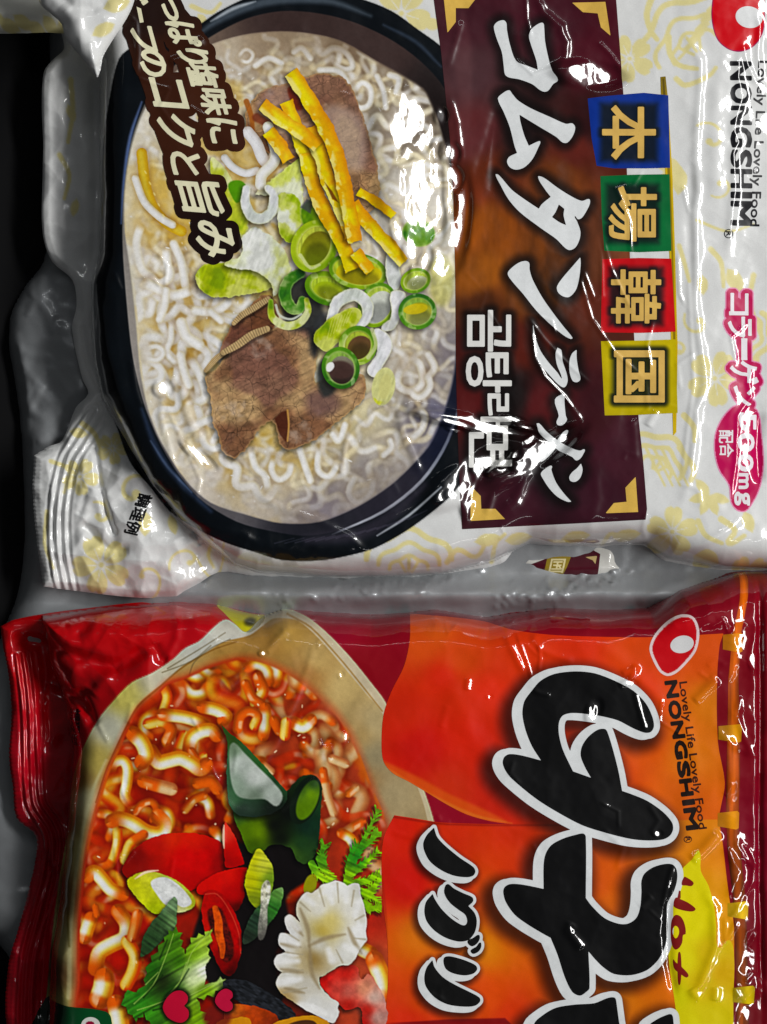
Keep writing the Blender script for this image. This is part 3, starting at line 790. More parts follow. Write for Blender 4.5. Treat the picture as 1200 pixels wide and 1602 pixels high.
# yellow broth showing between the strands, and glints
CA.fill(soup, (200, 158, 52), 2, lambda X, Y: 0.45 * sstep(0.54, 0.68, fbm(X, Y, 46, 41, 3)) * sstep(600, 420, X) * sstep(90, 150, Y))
for i in range(22):
    x = rnd.uniform(215, 360); y = rnd.uniform(330, 700)
    P = wavy(x, y, rnd.uniform(110, 240), rnd.gauss(1.45, 0.6), rnd.uniform(5, 12), rnd.uniform(36, 60), 900 + i, 0.03)
    CA.noodle(P, rnd.uniform(13, 17), [(214, 204, 172), (230, 227, 219), (240, 239, 238)], 0.16, clip=soup.grow(-3), gloss=0.7, feather=3)
for P, w in [([(222, 350), (214, 380), (222, 420), (236, 436)], 16), ([(260, 385), (262, 412), (266, 432), (252, 444), (236, 440)], 17), ([(272, 382), (284, 410), (290, 446)], 16), ([(222, 440), (244, 450), (272, 462), (304, 452)], 19), ([(260, 455), (258, 478), (250, 500)], 15),
             ([(306, 486), (330, 488), (346, 482), (356, 474)], 17), ([(330, 488), (346, 502)], 14), ([(268, 502), (268, 530), (262, 552), (280, 572)], 12), ([(228, 546), (246, 542), (256, 552), (246, 564), (226, 560)], 10),
             ([(284, 505), (292, 526), (306, 536), (312, 540)], 20), ([(296, 560), (310, 580), (318, 600), (322, 620), (312, 628), (300, 618)], 17), ([(283, 556), (288, 580), (296, 602)], 16),
             ([(430, 715), (425, 735), (436, 750), (452, 740), (455, 720)], 13), ([(470, 705), (478, 730), (486, 752)], 14), ([(500, 700), (498, 735), (515, 745), (530, 720)], 13), ([(392, 700), (400, 730), (415, 745), (420, 770)], 14),
             ([(540, 665), (530, 690), (520, 680)], 13), ([(560, 740), (546, 770), (560, 786), (580, 770), (584, 745)], 13), ([(630, 570), (622, 600), (640, 612), (660, 600), (656, 570), (640, 560)], 15), ([(670, 555), (680, 575), (668, 592)], 14),
             ([(640, 610), (655, 622), (672, 606), (668, 584)], 14), ([(600, 712), (612, 700), (610, 690)], 13), ([(652, 640), (664, 650), (660, 672), (640, 690)], 14),
             ([(372, 92), (384, 78), (396, 86), (388, 98), (374, 94)], 8), ([(505, 88), (520, 76), (540, 82), (552, 104), (540, 110), (520, 100)], 12), ([(440, 100), (420, 92), (400, 104)], 12), ([(460, 82), (472, 76), (486, 92)], 12),
             ([(552, 148), (566, 130), (580, 140), (578, 164), (562, 170), (552, 156)], 12), ([(590, 120), (600, 142), (604, 170)], 12), ([(610, 118), (624, 124), (620, 145)], 13), ([(500, 110), (530, 112), (545, 130)], 12)]:
    z = zone_tone(*P[0][:2])
    CA.noodle(P, w * 0.92, tone(z * 0.5, 1.03), 0.2, clip=soup.grow(-2), gloss=0.6 * (1 - z), feather=2.5)
blur(CA, soup, 2)
for i in range(130):
    x = rnd.uniform(205, 640); y = rnd.uniform(70, 790)
    CA.fill(ell(x, y, rnd.uniform(1.2, 4), rnd.uniform(0.8, 1.8), rnd.uniform(0, 180)), (250, 250, 250), 1.5, rnd.uniform(0.3, 0.85), soup.grow(-6))
CA.fill(soup, soup_col, 3, lambda X, Y: 0.75 * sstep(-70, -6, soup(X, Y)) * np.maximum(sstep(660, 760, Y), 0.8 * sstep(110, 70, Y)))
CA.fill(soup, (226, 222, 212), 3, lambda X, Y: 0.5 * sstep(-40, -4, soup(X, Y)) * sstep(330, 240, X))
CA.noodle([(222, 240), (228, 290), (240, 325), (262, 350), (284, 362)], 17, [(190, 150, 40), (206, 170, 40), (216, 190, 70)], 0.3)
CA.noodle([(212, 280), (226, 316), (250, 340), (270, 352)], 12, [(206, 192, 150), (226, 222, 214), (238, 238, 236)], 0.3)
for i in range(5): CA.fill(ell(228 + 7*i, 270 + 17*i, 3, 1.2, 60), (240, 225, 150), 1.5, 0.7)

# --- beef
def beef_col(tint):
    def f(X, Y, d):
        wx = X + 9 * (fbm(X, Y, 16, 57) - 0.5) + 4 * (fbm(X, Y, 6, 60) - 0.5); wy = Y + 9 * (fbm(X, Y, 16, 58) - 0.5) + 4 * (fbm(X, Y, 6, 62) - 0.5)
        n = fbm(X, Y, 62, 51, 3); n2 = fbm(X, Y, 9, 53, 3)
        w1, w2 = worley(wx, wy, 12, 55); v1, v2 = worley(wx, wy, 33, 56)
        a = np.array([126, 92, 70], F); b = np.array([184, 154, 118], F); p = np.array([122, 88, 80], F)
        t = sstep(0.34, 0.66, n)[..., None]
        c = a * (1 - t) + b * t
        q = (0.7 * sstep(0.5, 0.66, fbm(X, Y, 84, 61, 3)))[..., None]
        c = c * (1 - q) + p * q
        c = c * (0.74 + 0.34 * n2[..., None] + 0.18 * vnoise(X * 0.5 + Y * 0.9, (Y * 0.5 - X * 0.9) * 0.16, 3.0, 64)[..., None])
        c = c * (1 - 0.18 * sstep(0.16, 0.0, w2 - w1)[..., None] * sstep(0.35, 0.6, fbm(X, Y, 30, 63))[..., None])
        c = c * (1 - 0.28 * sstep(0.05, 0.0, v2 - v1)[..., None] * sstep(0.3, 0.55, fbm(X, Y, 50, 66))[..., None])
        e = sstep(-4, -0.5, d)[..., None] * 0.5
        c = c * (1 - e) + np.array([206, 172, 124], F) * e
        hl = (sstep(0.6, 0.8, fbm(X, Y, 34, 65, 4)) * 0.5)[..., None]
        return (c * (1 - hl) + np.array([206, 190, 182], F) * hl) * np.array(tint, F)
    return f
beef_low = poly([(322, 592), (338, 576), (352, 560, 1), (375, 540), (405, 522), (436, 514), (470, 512), (490, 510, 1), (496, 535), (494, 575), (494, 600, 1), (520, 586), (545, 582), (568, 588, 1), (572, 606), (567, 628), (540, 650), (510, 676), (480, 695), (462, 704, 1), (446, 703), (438, 697), (436, 684), (430, 664, 1), (424, 660), (404, 672), (394, 690), (382, 706), (366, 718, 1), (350, 708), (344, 690), (334, 660), (330, 622)], True, 4)
beef_back = poly([(345, 560), (352, 530), (366, 502, 1), (390, 482), (410, 462), (430, 470), (436, 500), (425, 520), (395, 528), (370, 545)], True, 4)
beef_top = poly([(384, 180), (396, 156), (420, 138), (450, 132, 1), (476, 122), (510, 116), (536, 122), (552, 142), (566, 180), (574, 205), (588, 255), (594, 300), (584, 330), (560, 330), (520, 290), (470, 260), (420, 240), (392, 215)], True, 4)
bowl_food = []
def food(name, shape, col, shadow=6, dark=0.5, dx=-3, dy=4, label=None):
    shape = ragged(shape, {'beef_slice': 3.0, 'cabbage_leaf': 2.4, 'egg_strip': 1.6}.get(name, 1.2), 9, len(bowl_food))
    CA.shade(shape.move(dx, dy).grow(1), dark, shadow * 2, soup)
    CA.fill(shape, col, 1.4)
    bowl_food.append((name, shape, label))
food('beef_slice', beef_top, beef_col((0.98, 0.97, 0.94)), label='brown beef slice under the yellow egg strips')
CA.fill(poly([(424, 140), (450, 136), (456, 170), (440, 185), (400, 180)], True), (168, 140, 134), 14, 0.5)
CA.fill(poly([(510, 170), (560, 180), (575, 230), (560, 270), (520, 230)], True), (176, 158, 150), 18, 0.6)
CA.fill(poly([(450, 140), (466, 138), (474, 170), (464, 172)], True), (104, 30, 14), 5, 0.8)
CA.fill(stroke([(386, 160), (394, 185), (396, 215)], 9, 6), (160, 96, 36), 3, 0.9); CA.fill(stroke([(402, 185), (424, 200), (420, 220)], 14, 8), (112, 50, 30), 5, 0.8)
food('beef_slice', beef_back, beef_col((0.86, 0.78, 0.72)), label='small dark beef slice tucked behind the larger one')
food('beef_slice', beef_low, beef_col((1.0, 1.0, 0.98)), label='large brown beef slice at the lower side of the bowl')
def fat(P, w):
    def f(X, Y, d):
        dd, t, _ = path_d(smooth(P, False, 4), X, Y)
        k = 0.88 + 0.12 * np.sin(t * 120) ; return np.array([206, 178, 132], F) * k[..., None] * (0.9 + 0.2 * fbm(X, Y, 8, 71))[..., None]
    CA.shade(stroke(P, w + 2).move(2, 3), 0.4, 5)
    CA.fill(stroke(P, w * 0.7, w * 0.8, w), f, 1.4)
fat([(322, 580), (340, 560), (352, 552)], 9); fat([(350, 552), (372, 540), (395, 524), (418, 515)], 12); fat([(366, 506), (378, 494), (398, 482), (420, 468)], 10)
CA.fill(poly([(430, 655), (440, 645), (450, 642), (452, 665), (448, 692), (438, 680)]), (70, 30, 18), 3, 0.8); CA.fill(stroke([(450, 642), (452, 665), (450, 690)], 3, 2), (206, 160, 90), 2, 0.9)
CA.fill(poly([(480, 620), (520, 610), (530, 640), (490, 650)], True), (92, 66, 74), 22, 0.6)

# --- green and white vegetables
def leafy(cols, seed):
    def f(X, Y, d):
        n = fbm(X, Y, 34, seed, 4)[..., None]; c0, c1, c2 = (np.array(c, F) for c in cols)
        t = sstep(0.30, 0.5, n); u = sstep(0.5, 0.64, n)
        c = (c0 * (1 - t) + c1 * t); c = c * (1 - u) + c2 * u
        e = sstep(-3, -0.5, d)[..., None] * 0.35
        return (c * (1 - e) + np.array([226, 226, 170], F) * e) * (0.93 + 0.14 * vnoise(X + Y * 0.4, (Y - X * 0.4) * 0.25, 3.5, seed + 3)[..., None])
    return f
food('cabbage_leaf', poly([(330, 250), (352, 262), (372, 300), (390, 330), (380, 380), (350, 380), (340, 310)], True), leafy([(150, 176, 30), (196, 204, 70), (226, 230, 170)], 81), label='pale green leaf beside the brown lettering badge')
food('cabbage_leaf', poly([(306, 432), (320, 414), (350, 412), (400, 410), (440, 425), (448, 442), (425, 452), (392, 460), (350, 466), (318, 458)], True), leafy([(128, 152, 12), (166, 182, 22), (206, 212, 110)], 83), label='olive green leaf with a rounded end under the badge')
food('cabbage_leaf', poly([(380, 372), (395, 356), (412, 362), (432, 376), (446, 392), (452, 410), (456, 424), (440, 452), (428, 464, 1), (424, 444), (400, 426), (370, 420), (352, 412), (376, 400)], True), leafy([(206, 212, 140), (226, 230, 208), (236, 238, 232)], 85), label='white crumpled leaf in the middle of the bowl')
food('cabbage_leaf', poly([(400, 304), (430, 278), (470, 246, 1), (474, 300), (476, 330), (470, 345), (440, 312), (414, 306)], True), leafy([(160, 180, 40), (212, 220, 120), (232, 236, 206)], 87), label='pale pointed leaf beside the egg strips')
food('cabbage_leaf', poly([(436, 306), (462, 306), (472, 330), (470, 360), (455, 380), (440, 370), (434, 340)], True), leafy([(150, 176, 20), (206, 214, 120), (234, 238, 220)], 89), label='white and green leaf stem')
CA.fill(poly([(358, 288), (378, 284), (388, 300), (372, 318), (364, 310)], True), (92, 150, 18), 3); CA.fill(poly([(470, 330), (500, 310), (520, 345), (490, 370)], True), leafy([(86, 130, 16), (130, 164, 24), (176, 194, 60)], 90), 3)
CA.noodle([(388, 208), (402, 226), (412, 250), (424, 258), (430, 245)], 18, [(196, 188, 180), (224, 222, 222), (238, 238, 240)], 0.4); CA.noodle([(352, 248), (364, 262), (384, 272), (402, 268)], 12, [(200, 196, 180), (230, 230, 230), (242, 242, 244)], 0.4)
CA.noodle([(420, 200), (432, 240), (428, 256), (410, 275), (408, 290)], 17, [(206, 200, 170), (226, 224, 214), (238, 238, 238)], 0.4)
food('leek_ring', stroke([(386, 296), (384, 318), (394, 338), (412, 342), (426, 330), (428, 306), (420, 296)], 12, 12, 17), leafy([(214, 220, 214), (226, 228, 230), (238, 240, 244)], 91), label='white curved leek ring')
CA.fill(poly([(470, 325), (480, 312), (490, 316), (486, 335)]), (70, 70, 84), 4, 0.8)
dark_gap = poly([(440, 452), (470, 430), (500, 450), (505, 480), (512, 500), (500, 520), (492, 560), (480, 520), (450, 515)], True)
CA.fill(dark_gap, (30, 34, 40), 14, 0.85); CA.fill(poly([(496, 575), (515, 560), (525, 610), (505, 620)], True), (34, 42, 44), 10, 0.8)
def ring(cx, cy, rx, ry, deg, t, cols, label, inner=None, seed=95):
    out = ell(cx, cy, rx, ry, deg); hole = ell(cx, cy, rx - t, ry - t * 0.9, deg)
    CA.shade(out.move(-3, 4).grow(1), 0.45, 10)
    c0, c1, c2 = (np.array(c, F) for c in cols)
    def f(X, Y, d):
        a = np.arctan2(Y - cy, X - cx); k = np.clip(-d / t, 0, 1)[..., None]
        n = (0.5 + 0.5 * np.sin(a * 1.0 + 2.1 + seed))[..., None] * 0.7 + 0.3 * fbm(X, Y, 14, seed, 3)[..., None]
        c = c0 * (1 - n) + c1 * n
        m = np.clip((k - 0.55) / 0.45, 0, 1)
        c = c * (1 - m * 0.8) + c2 * m * 0.8
        g = (sstep(0.6, 0.78, fbm(X, Y, 12, seed + 9, 2)) * 0.4)[..., None]
        return c * (1 - g) + np.array([236, 240, 210], F) * g
    CA.fill(out, f, 1.4)
    if inner is not None:
        i0, i1 = (np.array(c, F) for c in inner)
        CA.fill(hole, lambda X, Y, d: i0 + (i1 - i0) * sstep(-ry, ry, Y - cy)[..., None], 1.6)
        CA.fill(hole - hole.move(3.5, 6.5), lambda X, Y, d: (0.6 * c1 + 0.4 * c2) * (0.85 + 0.3 * vnoise(X * 1.5, Y * 0.3, 4, seed))[..., None], 2.0, 0.9)
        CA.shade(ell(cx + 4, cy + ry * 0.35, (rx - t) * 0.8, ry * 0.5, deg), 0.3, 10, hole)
        bowl_food.append(('leek_ring', out, label))
    else: bowl_food.append(('leek_ring', out - hole, label))
LG = [(120, 158, 18), (176, 196, 44), (226, 228, 150)]; DG = [(34, 92, 26), (96, 150, 30), (206, 220, 150)]; WH = [(206, 212, 206), (230, 232, 234), (244, 246, 246)]; MG = [(72, 124, 18), (150, 182, 30), (214, 222, 130)]
# dark curled green strip on the left
food('leek_ring', stroke([(470, 428), (452, 440), (446, 462), (456, 482), (468, 484), (474, 470)], 16, 13, 20), leafy([(36, 92, 30), (70, 128, 34), (150, 180, 110)], 97), label='dark green curled leek strip with a white inner face')
CA.fill(stroke([(424, 472), (426, 496), (446, 510), (468, 506), (482, 488), (480, 470)], 8, 8, 13), leafy([(110, 150, 20), (170, 190, 40), (220, 226, 170)], 98), 1.4)
CA.fill(stroke([(432, 478), (438, 494), (456, 500), (472, 492)], 4, 3), (214, 220, 206), 1.6, 0.9)
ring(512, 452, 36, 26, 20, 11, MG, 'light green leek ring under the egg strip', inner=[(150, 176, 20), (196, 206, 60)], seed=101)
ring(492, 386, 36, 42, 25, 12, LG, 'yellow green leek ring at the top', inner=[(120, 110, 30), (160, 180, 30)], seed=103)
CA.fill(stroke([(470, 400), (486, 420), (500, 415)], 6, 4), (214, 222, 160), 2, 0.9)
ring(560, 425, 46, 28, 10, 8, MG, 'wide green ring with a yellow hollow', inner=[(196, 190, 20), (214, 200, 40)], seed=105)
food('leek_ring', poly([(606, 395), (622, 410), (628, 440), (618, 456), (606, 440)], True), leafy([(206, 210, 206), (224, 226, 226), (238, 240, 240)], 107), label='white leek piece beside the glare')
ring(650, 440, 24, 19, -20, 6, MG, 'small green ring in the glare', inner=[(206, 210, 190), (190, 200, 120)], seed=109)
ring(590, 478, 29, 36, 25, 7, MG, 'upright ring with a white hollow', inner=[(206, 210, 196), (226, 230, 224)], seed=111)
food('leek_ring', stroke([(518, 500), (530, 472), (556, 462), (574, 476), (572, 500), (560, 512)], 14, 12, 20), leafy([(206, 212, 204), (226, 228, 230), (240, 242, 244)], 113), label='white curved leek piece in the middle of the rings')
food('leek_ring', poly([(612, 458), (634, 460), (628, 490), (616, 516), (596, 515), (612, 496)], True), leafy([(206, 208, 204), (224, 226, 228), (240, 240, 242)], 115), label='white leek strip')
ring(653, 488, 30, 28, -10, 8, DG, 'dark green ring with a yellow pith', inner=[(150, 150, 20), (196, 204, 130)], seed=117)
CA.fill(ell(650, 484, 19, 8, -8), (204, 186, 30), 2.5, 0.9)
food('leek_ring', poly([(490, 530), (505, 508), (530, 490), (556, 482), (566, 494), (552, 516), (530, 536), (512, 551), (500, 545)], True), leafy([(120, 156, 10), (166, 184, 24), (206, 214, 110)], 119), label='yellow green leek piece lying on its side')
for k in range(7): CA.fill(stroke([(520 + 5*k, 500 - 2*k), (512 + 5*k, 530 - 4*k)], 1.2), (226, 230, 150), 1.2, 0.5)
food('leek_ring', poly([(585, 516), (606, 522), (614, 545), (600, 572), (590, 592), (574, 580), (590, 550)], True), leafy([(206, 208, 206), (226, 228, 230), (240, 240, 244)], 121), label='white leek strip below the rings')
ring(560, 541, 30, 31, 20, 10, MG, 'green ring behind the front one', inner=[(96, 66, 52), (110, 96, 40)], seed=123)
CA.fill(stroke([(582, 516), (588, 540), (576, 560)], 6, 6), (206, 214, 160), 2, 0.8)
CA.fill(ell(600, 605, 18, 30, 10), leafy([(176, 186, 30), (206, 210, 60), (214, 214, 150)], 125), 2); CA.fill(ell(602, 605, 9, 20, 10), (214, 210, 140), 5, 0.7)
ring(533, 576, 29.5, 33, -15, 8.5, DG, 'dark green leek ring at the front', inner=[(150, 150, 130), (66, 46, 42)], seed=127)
CA.fill(ell(533, 579, 20, 14, 5), (72, 52, 48), 5, 0.9); CA.fill(poly([(512, 570), (520, 567), (523, 574), (516, 582), (511, 580)], True), (250, 250, 250), 1.5)
CA.fill(ell(655, 365, 26, 22, 10), leafy([(60, 120, 40), (110, 150, 50), (190, 204, 140)], 131), 3); CA.fill(ell(690, 440, 20, 40, 0), (190, 190, 90), 14, 0.5)

# --- egg strips
def bar(P, w0, w1):
    Q = smooth(P, False, 4); L = []; R_ = []
    for i, p in enumerate(Q):
        a = np.array(Q[max(0, i-1)]); b = np.array(Q[min(len(Q)-1, i+1)]); t = (b - a) / (np.linalg.norm(b - a) + 1e-6)
        w = w0 + (w1 - w0) * i / (len(Q) - 1) + 1.5 * math.sin(i * 1.3 + w0)
        L.append((p[0] + t[1] * w / 2, p[1] - t[0] * w / 2)); R_.append((p[0] - t[1] * w / 2, p[1] + t[0] * w / 2))
    return poly(L + R_[::-1]).grow(-2.5).grow(2.5)
def egg_col(P, seed):
    Q = smooth(P, False, 4)
    def f(X, Y, d):
        dd, t, sd = path_d(Q, X, Y); k = (dd * sd)[..., None] / 13
        n = fbm(X, Y, 26, seed, 3)[..., None]
        c = np.array([224, 172, 8], F) + np.array([6, 40, 0], F) * sstep(0.35, 0.65, n)
        c = c + (np.array([212, 132, 4], F) - c) * np.clip(-k - 0.1, 0, 1) * 0.9
        hl = sstep(0.0, 0.5, k) * sstep(0.45, 0.6, fbm(X, Y, 16, seed + 5, 4)[..., None]) * 0.75
        return c * (1 - hl) + np.array([242, 236, 170], F) * hl
    return f
for P, w, lb in [([(560, 300), (590, 318), (616, 340)], 14, 'pale egg strip at the edge of the glare'), ([(552, 320), (576, 350), (604, 380), (632, 412)], 20, 'orange egg strip pointing into the glare'), ([(420, 206), (440, 232), (452, 252)], 21, 'short thick egg strip on the left'),
                 ([(448, 160), (460, 190), (470, 225), (486, 260)], 20, 'upright egg strip between two others'), ([(480, 240), (490, 290), (512, 340), (535, 380), (552, 424)], 23, 'long egg strip with an orange side'), ([(484, 200), (500, 240), (516, 290), (535, 330), (550, 372)], 22, 'long orange egg strip in the bundle'),
                 ([(410, 164), (438, 186), (468, 206), (498, 230)], 21, 'egg strip crossing the bundle'), ([(455, 114), (474, 142), (492, 170), (512, 206), (526, 240), (536, 280), (546, 330), (556, 380)], 23, 'longest egg strip at the top of the bundle'), ([(556, 395), (566, 408), (580, 426)], 18, 'egg strip end inside the green ring')]:
    food('egg_strip', bar(P, w * 1.06, w * 1.0), egg_col(P, int(P[0][0])), 5, 0.45, -3, 3, lb)
CA.fill(poly([(508, 286), (520, 300), (530, 318), (520, 312)]), (92, 46, 10), 2, 0.8)

# the printed photograph is crisp: fine grain and a little sharpening
def crisp(cv, shape, k=0.7, g=0.10, seed=191):
    v, X, Y = cv.box(shape.bb, 2)
    p = np.pad(v, ((2, 2), (2, 2), (0, 0)), 'edge')
    bl = sum(p[2 + j:p.shape[0] - 2 + j, 2 + i:p.shape[1] - 2 + i] for j in (-2, 0, 2) for i in (-2, 0, 2)) / 9
    m = np.clip(0.5 - shape(X, Y), 0, 1)[..., None]
    q = (v + k * (v - bl)) * (1 + g * (fbm(X, Y, 5, seed, 2)[..., None] - 0.5) * 2)
    v[:] = np.clip(v * (1 - m) + q * m, 0, 1)
crisp(CA, bowl, 0.35, 0.05)
# ================================================================== white packet: the object and its printed parts
PA = thing('noodle_packet', 'white glossy noodle packet with a picture of pale soup in a black bowl', 'noodle packet', W(600, 400, -130), 'instant noodle packets')
OA = W(600, 400, -130)
def A(name, shape, layer, col, parent=None, mat=M_print, r=1, label=None):
    o = stick(name, SA, shape, layer, col, mat, parent or PA, r, OA)
    if o is not None and label: o['label'] = label
    return o

# base film colours come from the printed canvas
A('film', A_out, 0, CA, mat=M_white, r=2)
pic = A('bowl_picture', bowl & A_out.grow(-1), 1, CA)
sp = A('soup', soup, 2, CA, pic); sp['label'] = 'pale broth and white noodles of the picture'
for i, (n, s_, lb) in enumerate(bowl_food):
    A(n, s_, 3 + 0.25 * i, CA, pic, label=lb)

# title panel
panel = poly([(676, -60), (678, -4), (684, 40), (690, 82), (697, 150), (704, 220), (709, 300), (712, 430), (713, 560), (715, 650), (719, 760), (723, 828), (800, 824), (900, 819), (1010, 813), (1012, 796), (1006, 720), (999, 655), (985, 400), (978, 200), (975, 150), (971, 90), (964, 0), (956, -60)])
p_idw = idw([(720, 30, (64, 26, 36)), (860, 30, (66, 22, 34)), (940, 90, (72, 18, 32)), (740, 120, (78, 52, 56)), (820, 190, (38, 24, 24)), (745, 200, (92, 44, 46)), (760, 280, (98, 46, 26)), (900, 240, (92, 38, 30)), (930, 200, (48, 20, 22)),
             (880, 290, (106, 58, 24)), (760, 360, (118, 66, 20)), (750, 430, (124, 74, 26)), (850, 410, (122, 70, 30)), (830, 460, (110, 64, 24)), (930, 400, (88, 52, 34)), (750, 480, (70, 38, 20)), (930, 480, (82, 40, 28)), (820, 540, (88, 34, 24)),
             (735, 560, (66, 24, 20)), (860, 640, (84, 28, 30)), (740, 640, (80, 24, 24)), (930, 640, (60, 24, 30)), (800, 620, (24, 14, 14)), (780, 690, (26, 20, 20)), (860, 740, (34, 20, 26)), (930, 780, (58, 24, 36)), (800, 800, (60, 24, 36)), (970, 700, (66, 28, 40)), (740, 800, (58, 26, 34))], 4)
big = ('title_lettering',)
T4 = lambda pts, oy: poly(scaled(pts, 4, 700, oy), True, 4)
letters = [
    T4([(290, 170), (310, 140), (350, 128), (368, 145), (372, 190), (390, 280), (430, 385), (500, 415), (565, 440, 1), (555, 380), (515, 260), (510, 220), (530, 180), (570, 150), (598, 145), (605, 180), (610, 260), (630, 360), (655, 450), (690, 505), (660, 530), (630, 570), (605, 578), (575, 565), (530, 530), (450, 500), (385, 488), (360, 470), (352, 420), (340, 330), (310, 250)], 0),
    T4([(315, 620), (340, 590), (385, 567), (405, 590), (440, 630), (520, 680), (640, 735), (740, 778), (780, 775), (798, 800), (785, 850), (750, 895), (720, 895), (680, 860), (580, 800), (450, 720, 1), (455, 760), (480, 850), (508, 915, 1), (560, 890), (580, 888), (570, 920), (530, 1000), (480, 1050), (430, 1065), (390, 1050), (372, 1015), (385, 985), (435, 960, 1), (420, 920), (390, 800), (350, 700)], 0),
    T4([(300, 95), (320, 98), (400, 190), (480, 250), (570, 310, 1), (590, 280), (645, 235, 1), (610, 190), (565, 110), (600, 115), (690, 180), (780, 235), (840, 260), (885, 248), (890, 275), (870, 320), (840, 365), (815, 375), (795, 355), (810, 390), (830, 450), (825, 500), (800, 550), (765, 568), (735, 555), (680, 500), (580, 430), (450, 330), (380, 250), (330, 160)], 250)
    - T4([(695, 283, 1), (730, 310, 1), (725, 350), (740, 412, 1), (700, 395), (652, 362, 1), (675, 330)], 250),
    T4([(375, 715), (400, 680), (450, 645), (490, 637), (510, 650), (512, 690), (530, 750), (590, 860), (660, 960), (730, 1050), (782, 1115), (770, 1122), (720, 1095), (620, 1010), (550, 940), (470, 840), (400, 760)], 250)
    | T4([(830, 612, 1), (832, 660), (820, 760), (800, 820), (760, 860), (720, 855), (690, 830), (684, 795), (720, 740), (780, 670)], 250),
    poly([(833, 503, 1), (838, 530), (846, 550), (858, 567), (872, 583), (879, 592), (871, 570), (869, 553), (872, 544, 1), (878, 548), (880, 565), (886, 583), (888, 596), (883, 606), (874, 602), (856, 583), (842, 566), (836, 545)], True, 4)
    | poly([(902, 547, 1), (902, 560), (905, 580), (908, 593), (903, 598), (896, 596), (891, 582), (891, 564), (895, 553)], True, 4),
    poly([(868, 625), (884, 614.5, 1), (883, 627), (885, 650), (887, 657), (880, 665), (872.5, 665), (870.5, 660), (874, 650)], True, 4),
    T4([(557, 450, 1), (575, 450), (620, 500), (700, 560), (790, 610), (830, 620), (858, 612), (850, 640), (830, 670), (805, 682), (780, 660), (700, 620), (630, 560), (575, 510)], 550)
    | T4([(755, 490), (750, 520), (700, 580), (640, 650), (590, 690), (580, 680), (650, 610), (720, 510)], 550),
    T4([(585, 760), (640, 715), (655, 718), (650, 740), (680, 820), (730, 890), (775, 940, 1), (750, 940), (690, 910), (640, 860), (600, 800)], 550)
    | T4([(835, 700, 1), (845, 740), (830, 790), (800, 815), (770, 810), (762, 785), (780, 755), (810, 730)], 550)]
title = letters[0]
for l_ in letters[1:]: title = title | l_
hangul = [('곰', 732, 487, 798, 549), ('탕', 730, 553, 799, 613), ('라', 753, 617, 799, 668), ('면', 735, 667, 799, 730)]
sub = None
for ch, x0, y0, x1, y1 in hangul:
    s_ = glyph(ch, x0, y0, x1, y1, 0, 0, 1.5); sub = s_ if sub is None else sub | s_
def soft_glow(sh, X, Y, r):
    """distance-based dark outer glow printed round lettering"""
    return sstep(r, 0, np.maximum(sh(X, Y), 0))
def panel_col(X, Y, d):
    wx = X + 26 * (fbm(X, Y, 70, 141) - 0.5); wy = Y + 40 * (fbm(X, Y, 90, 143) - 0.5)
    c = p_idw(wx, wy)
    n = fbm(X * 1.7, Y * 0.55, 60, 145, 4)
    mid = sstep(240, 330, Y) * sstep(520, 450, Y)
    k = 1 + mid * 0.55 * (n - 0.5) * 2 + 0.16 * (fbm(X, Y, 26, 147) - 0.5)
    return np.clip(c * k[..., None], 0, 255)
CP = Canvas(660, -70, 1030, 840, (60, 24, 34))
CP.fill(panel.grow(6), panel_col, 1.0)
for s_ in (title, sub): CP.fill(s_, (14, 10, 10), 2, lambda X, Y, q=s_: 1.0)
gX, gY = np.meshgrid(np.arange(660, 1031, dtype=F), np.arange(-70, 841, dtype=F))
for s_, r_, k_ in ((title, 20, 0.8), (sub, 15, 0.85)):
    b_ = CP.box(s_.bb, 24); v_, x_, y_ = b_
    m_ = (k_ * soft_glow(s_, x_, y_, r_))[..., None]; v_[:] = v_ * (1 - m_) + np.array([14, 9, 9], F) / 255 * m_
CP.fill(poly([(722, 20), (735, 60), (738, 130), (726, 230), (720, 160), (712, 110)], True), (112, 74, 76), 12, 0.3)
pn = A('title_panel', panel, 6, CP)
A('title_lettering', title, 9, lambda X, Y, d: np.array([226, 229, 230], F) * (0.97 + 0.05 * fbm(X, Y, 5, 151))[..., None], pn, label='big white brushed title lettering')
A('subtitle_lettering', sub, 9, (230, 230, 226), pn, label='smaller rounded white lettering below the title')
gold_c = lambda X, Y, d: np.array([214, 178, 96], F) * (0.94 + 0.12 * fbm(X, Y, 14, 153))[..., None]
for P in ([(693, -14), (748, -14), (743, 0), (733, 13), (713, 13), (713, 35), (700, 52)], [(895, 4), (947, 3), (955, 56), (940, 43), (935, 21), (912, 19)],
          [(736.5, 760), (752, 776), (753, 796), (775, 796), (790, 812), (736, 815)], [(994, 746), (998, 801), (947, 803), (960, 787), (980, 785), (978, 763)]):
    A('corner_bracket', poly(P), 9, gold_c, pn)

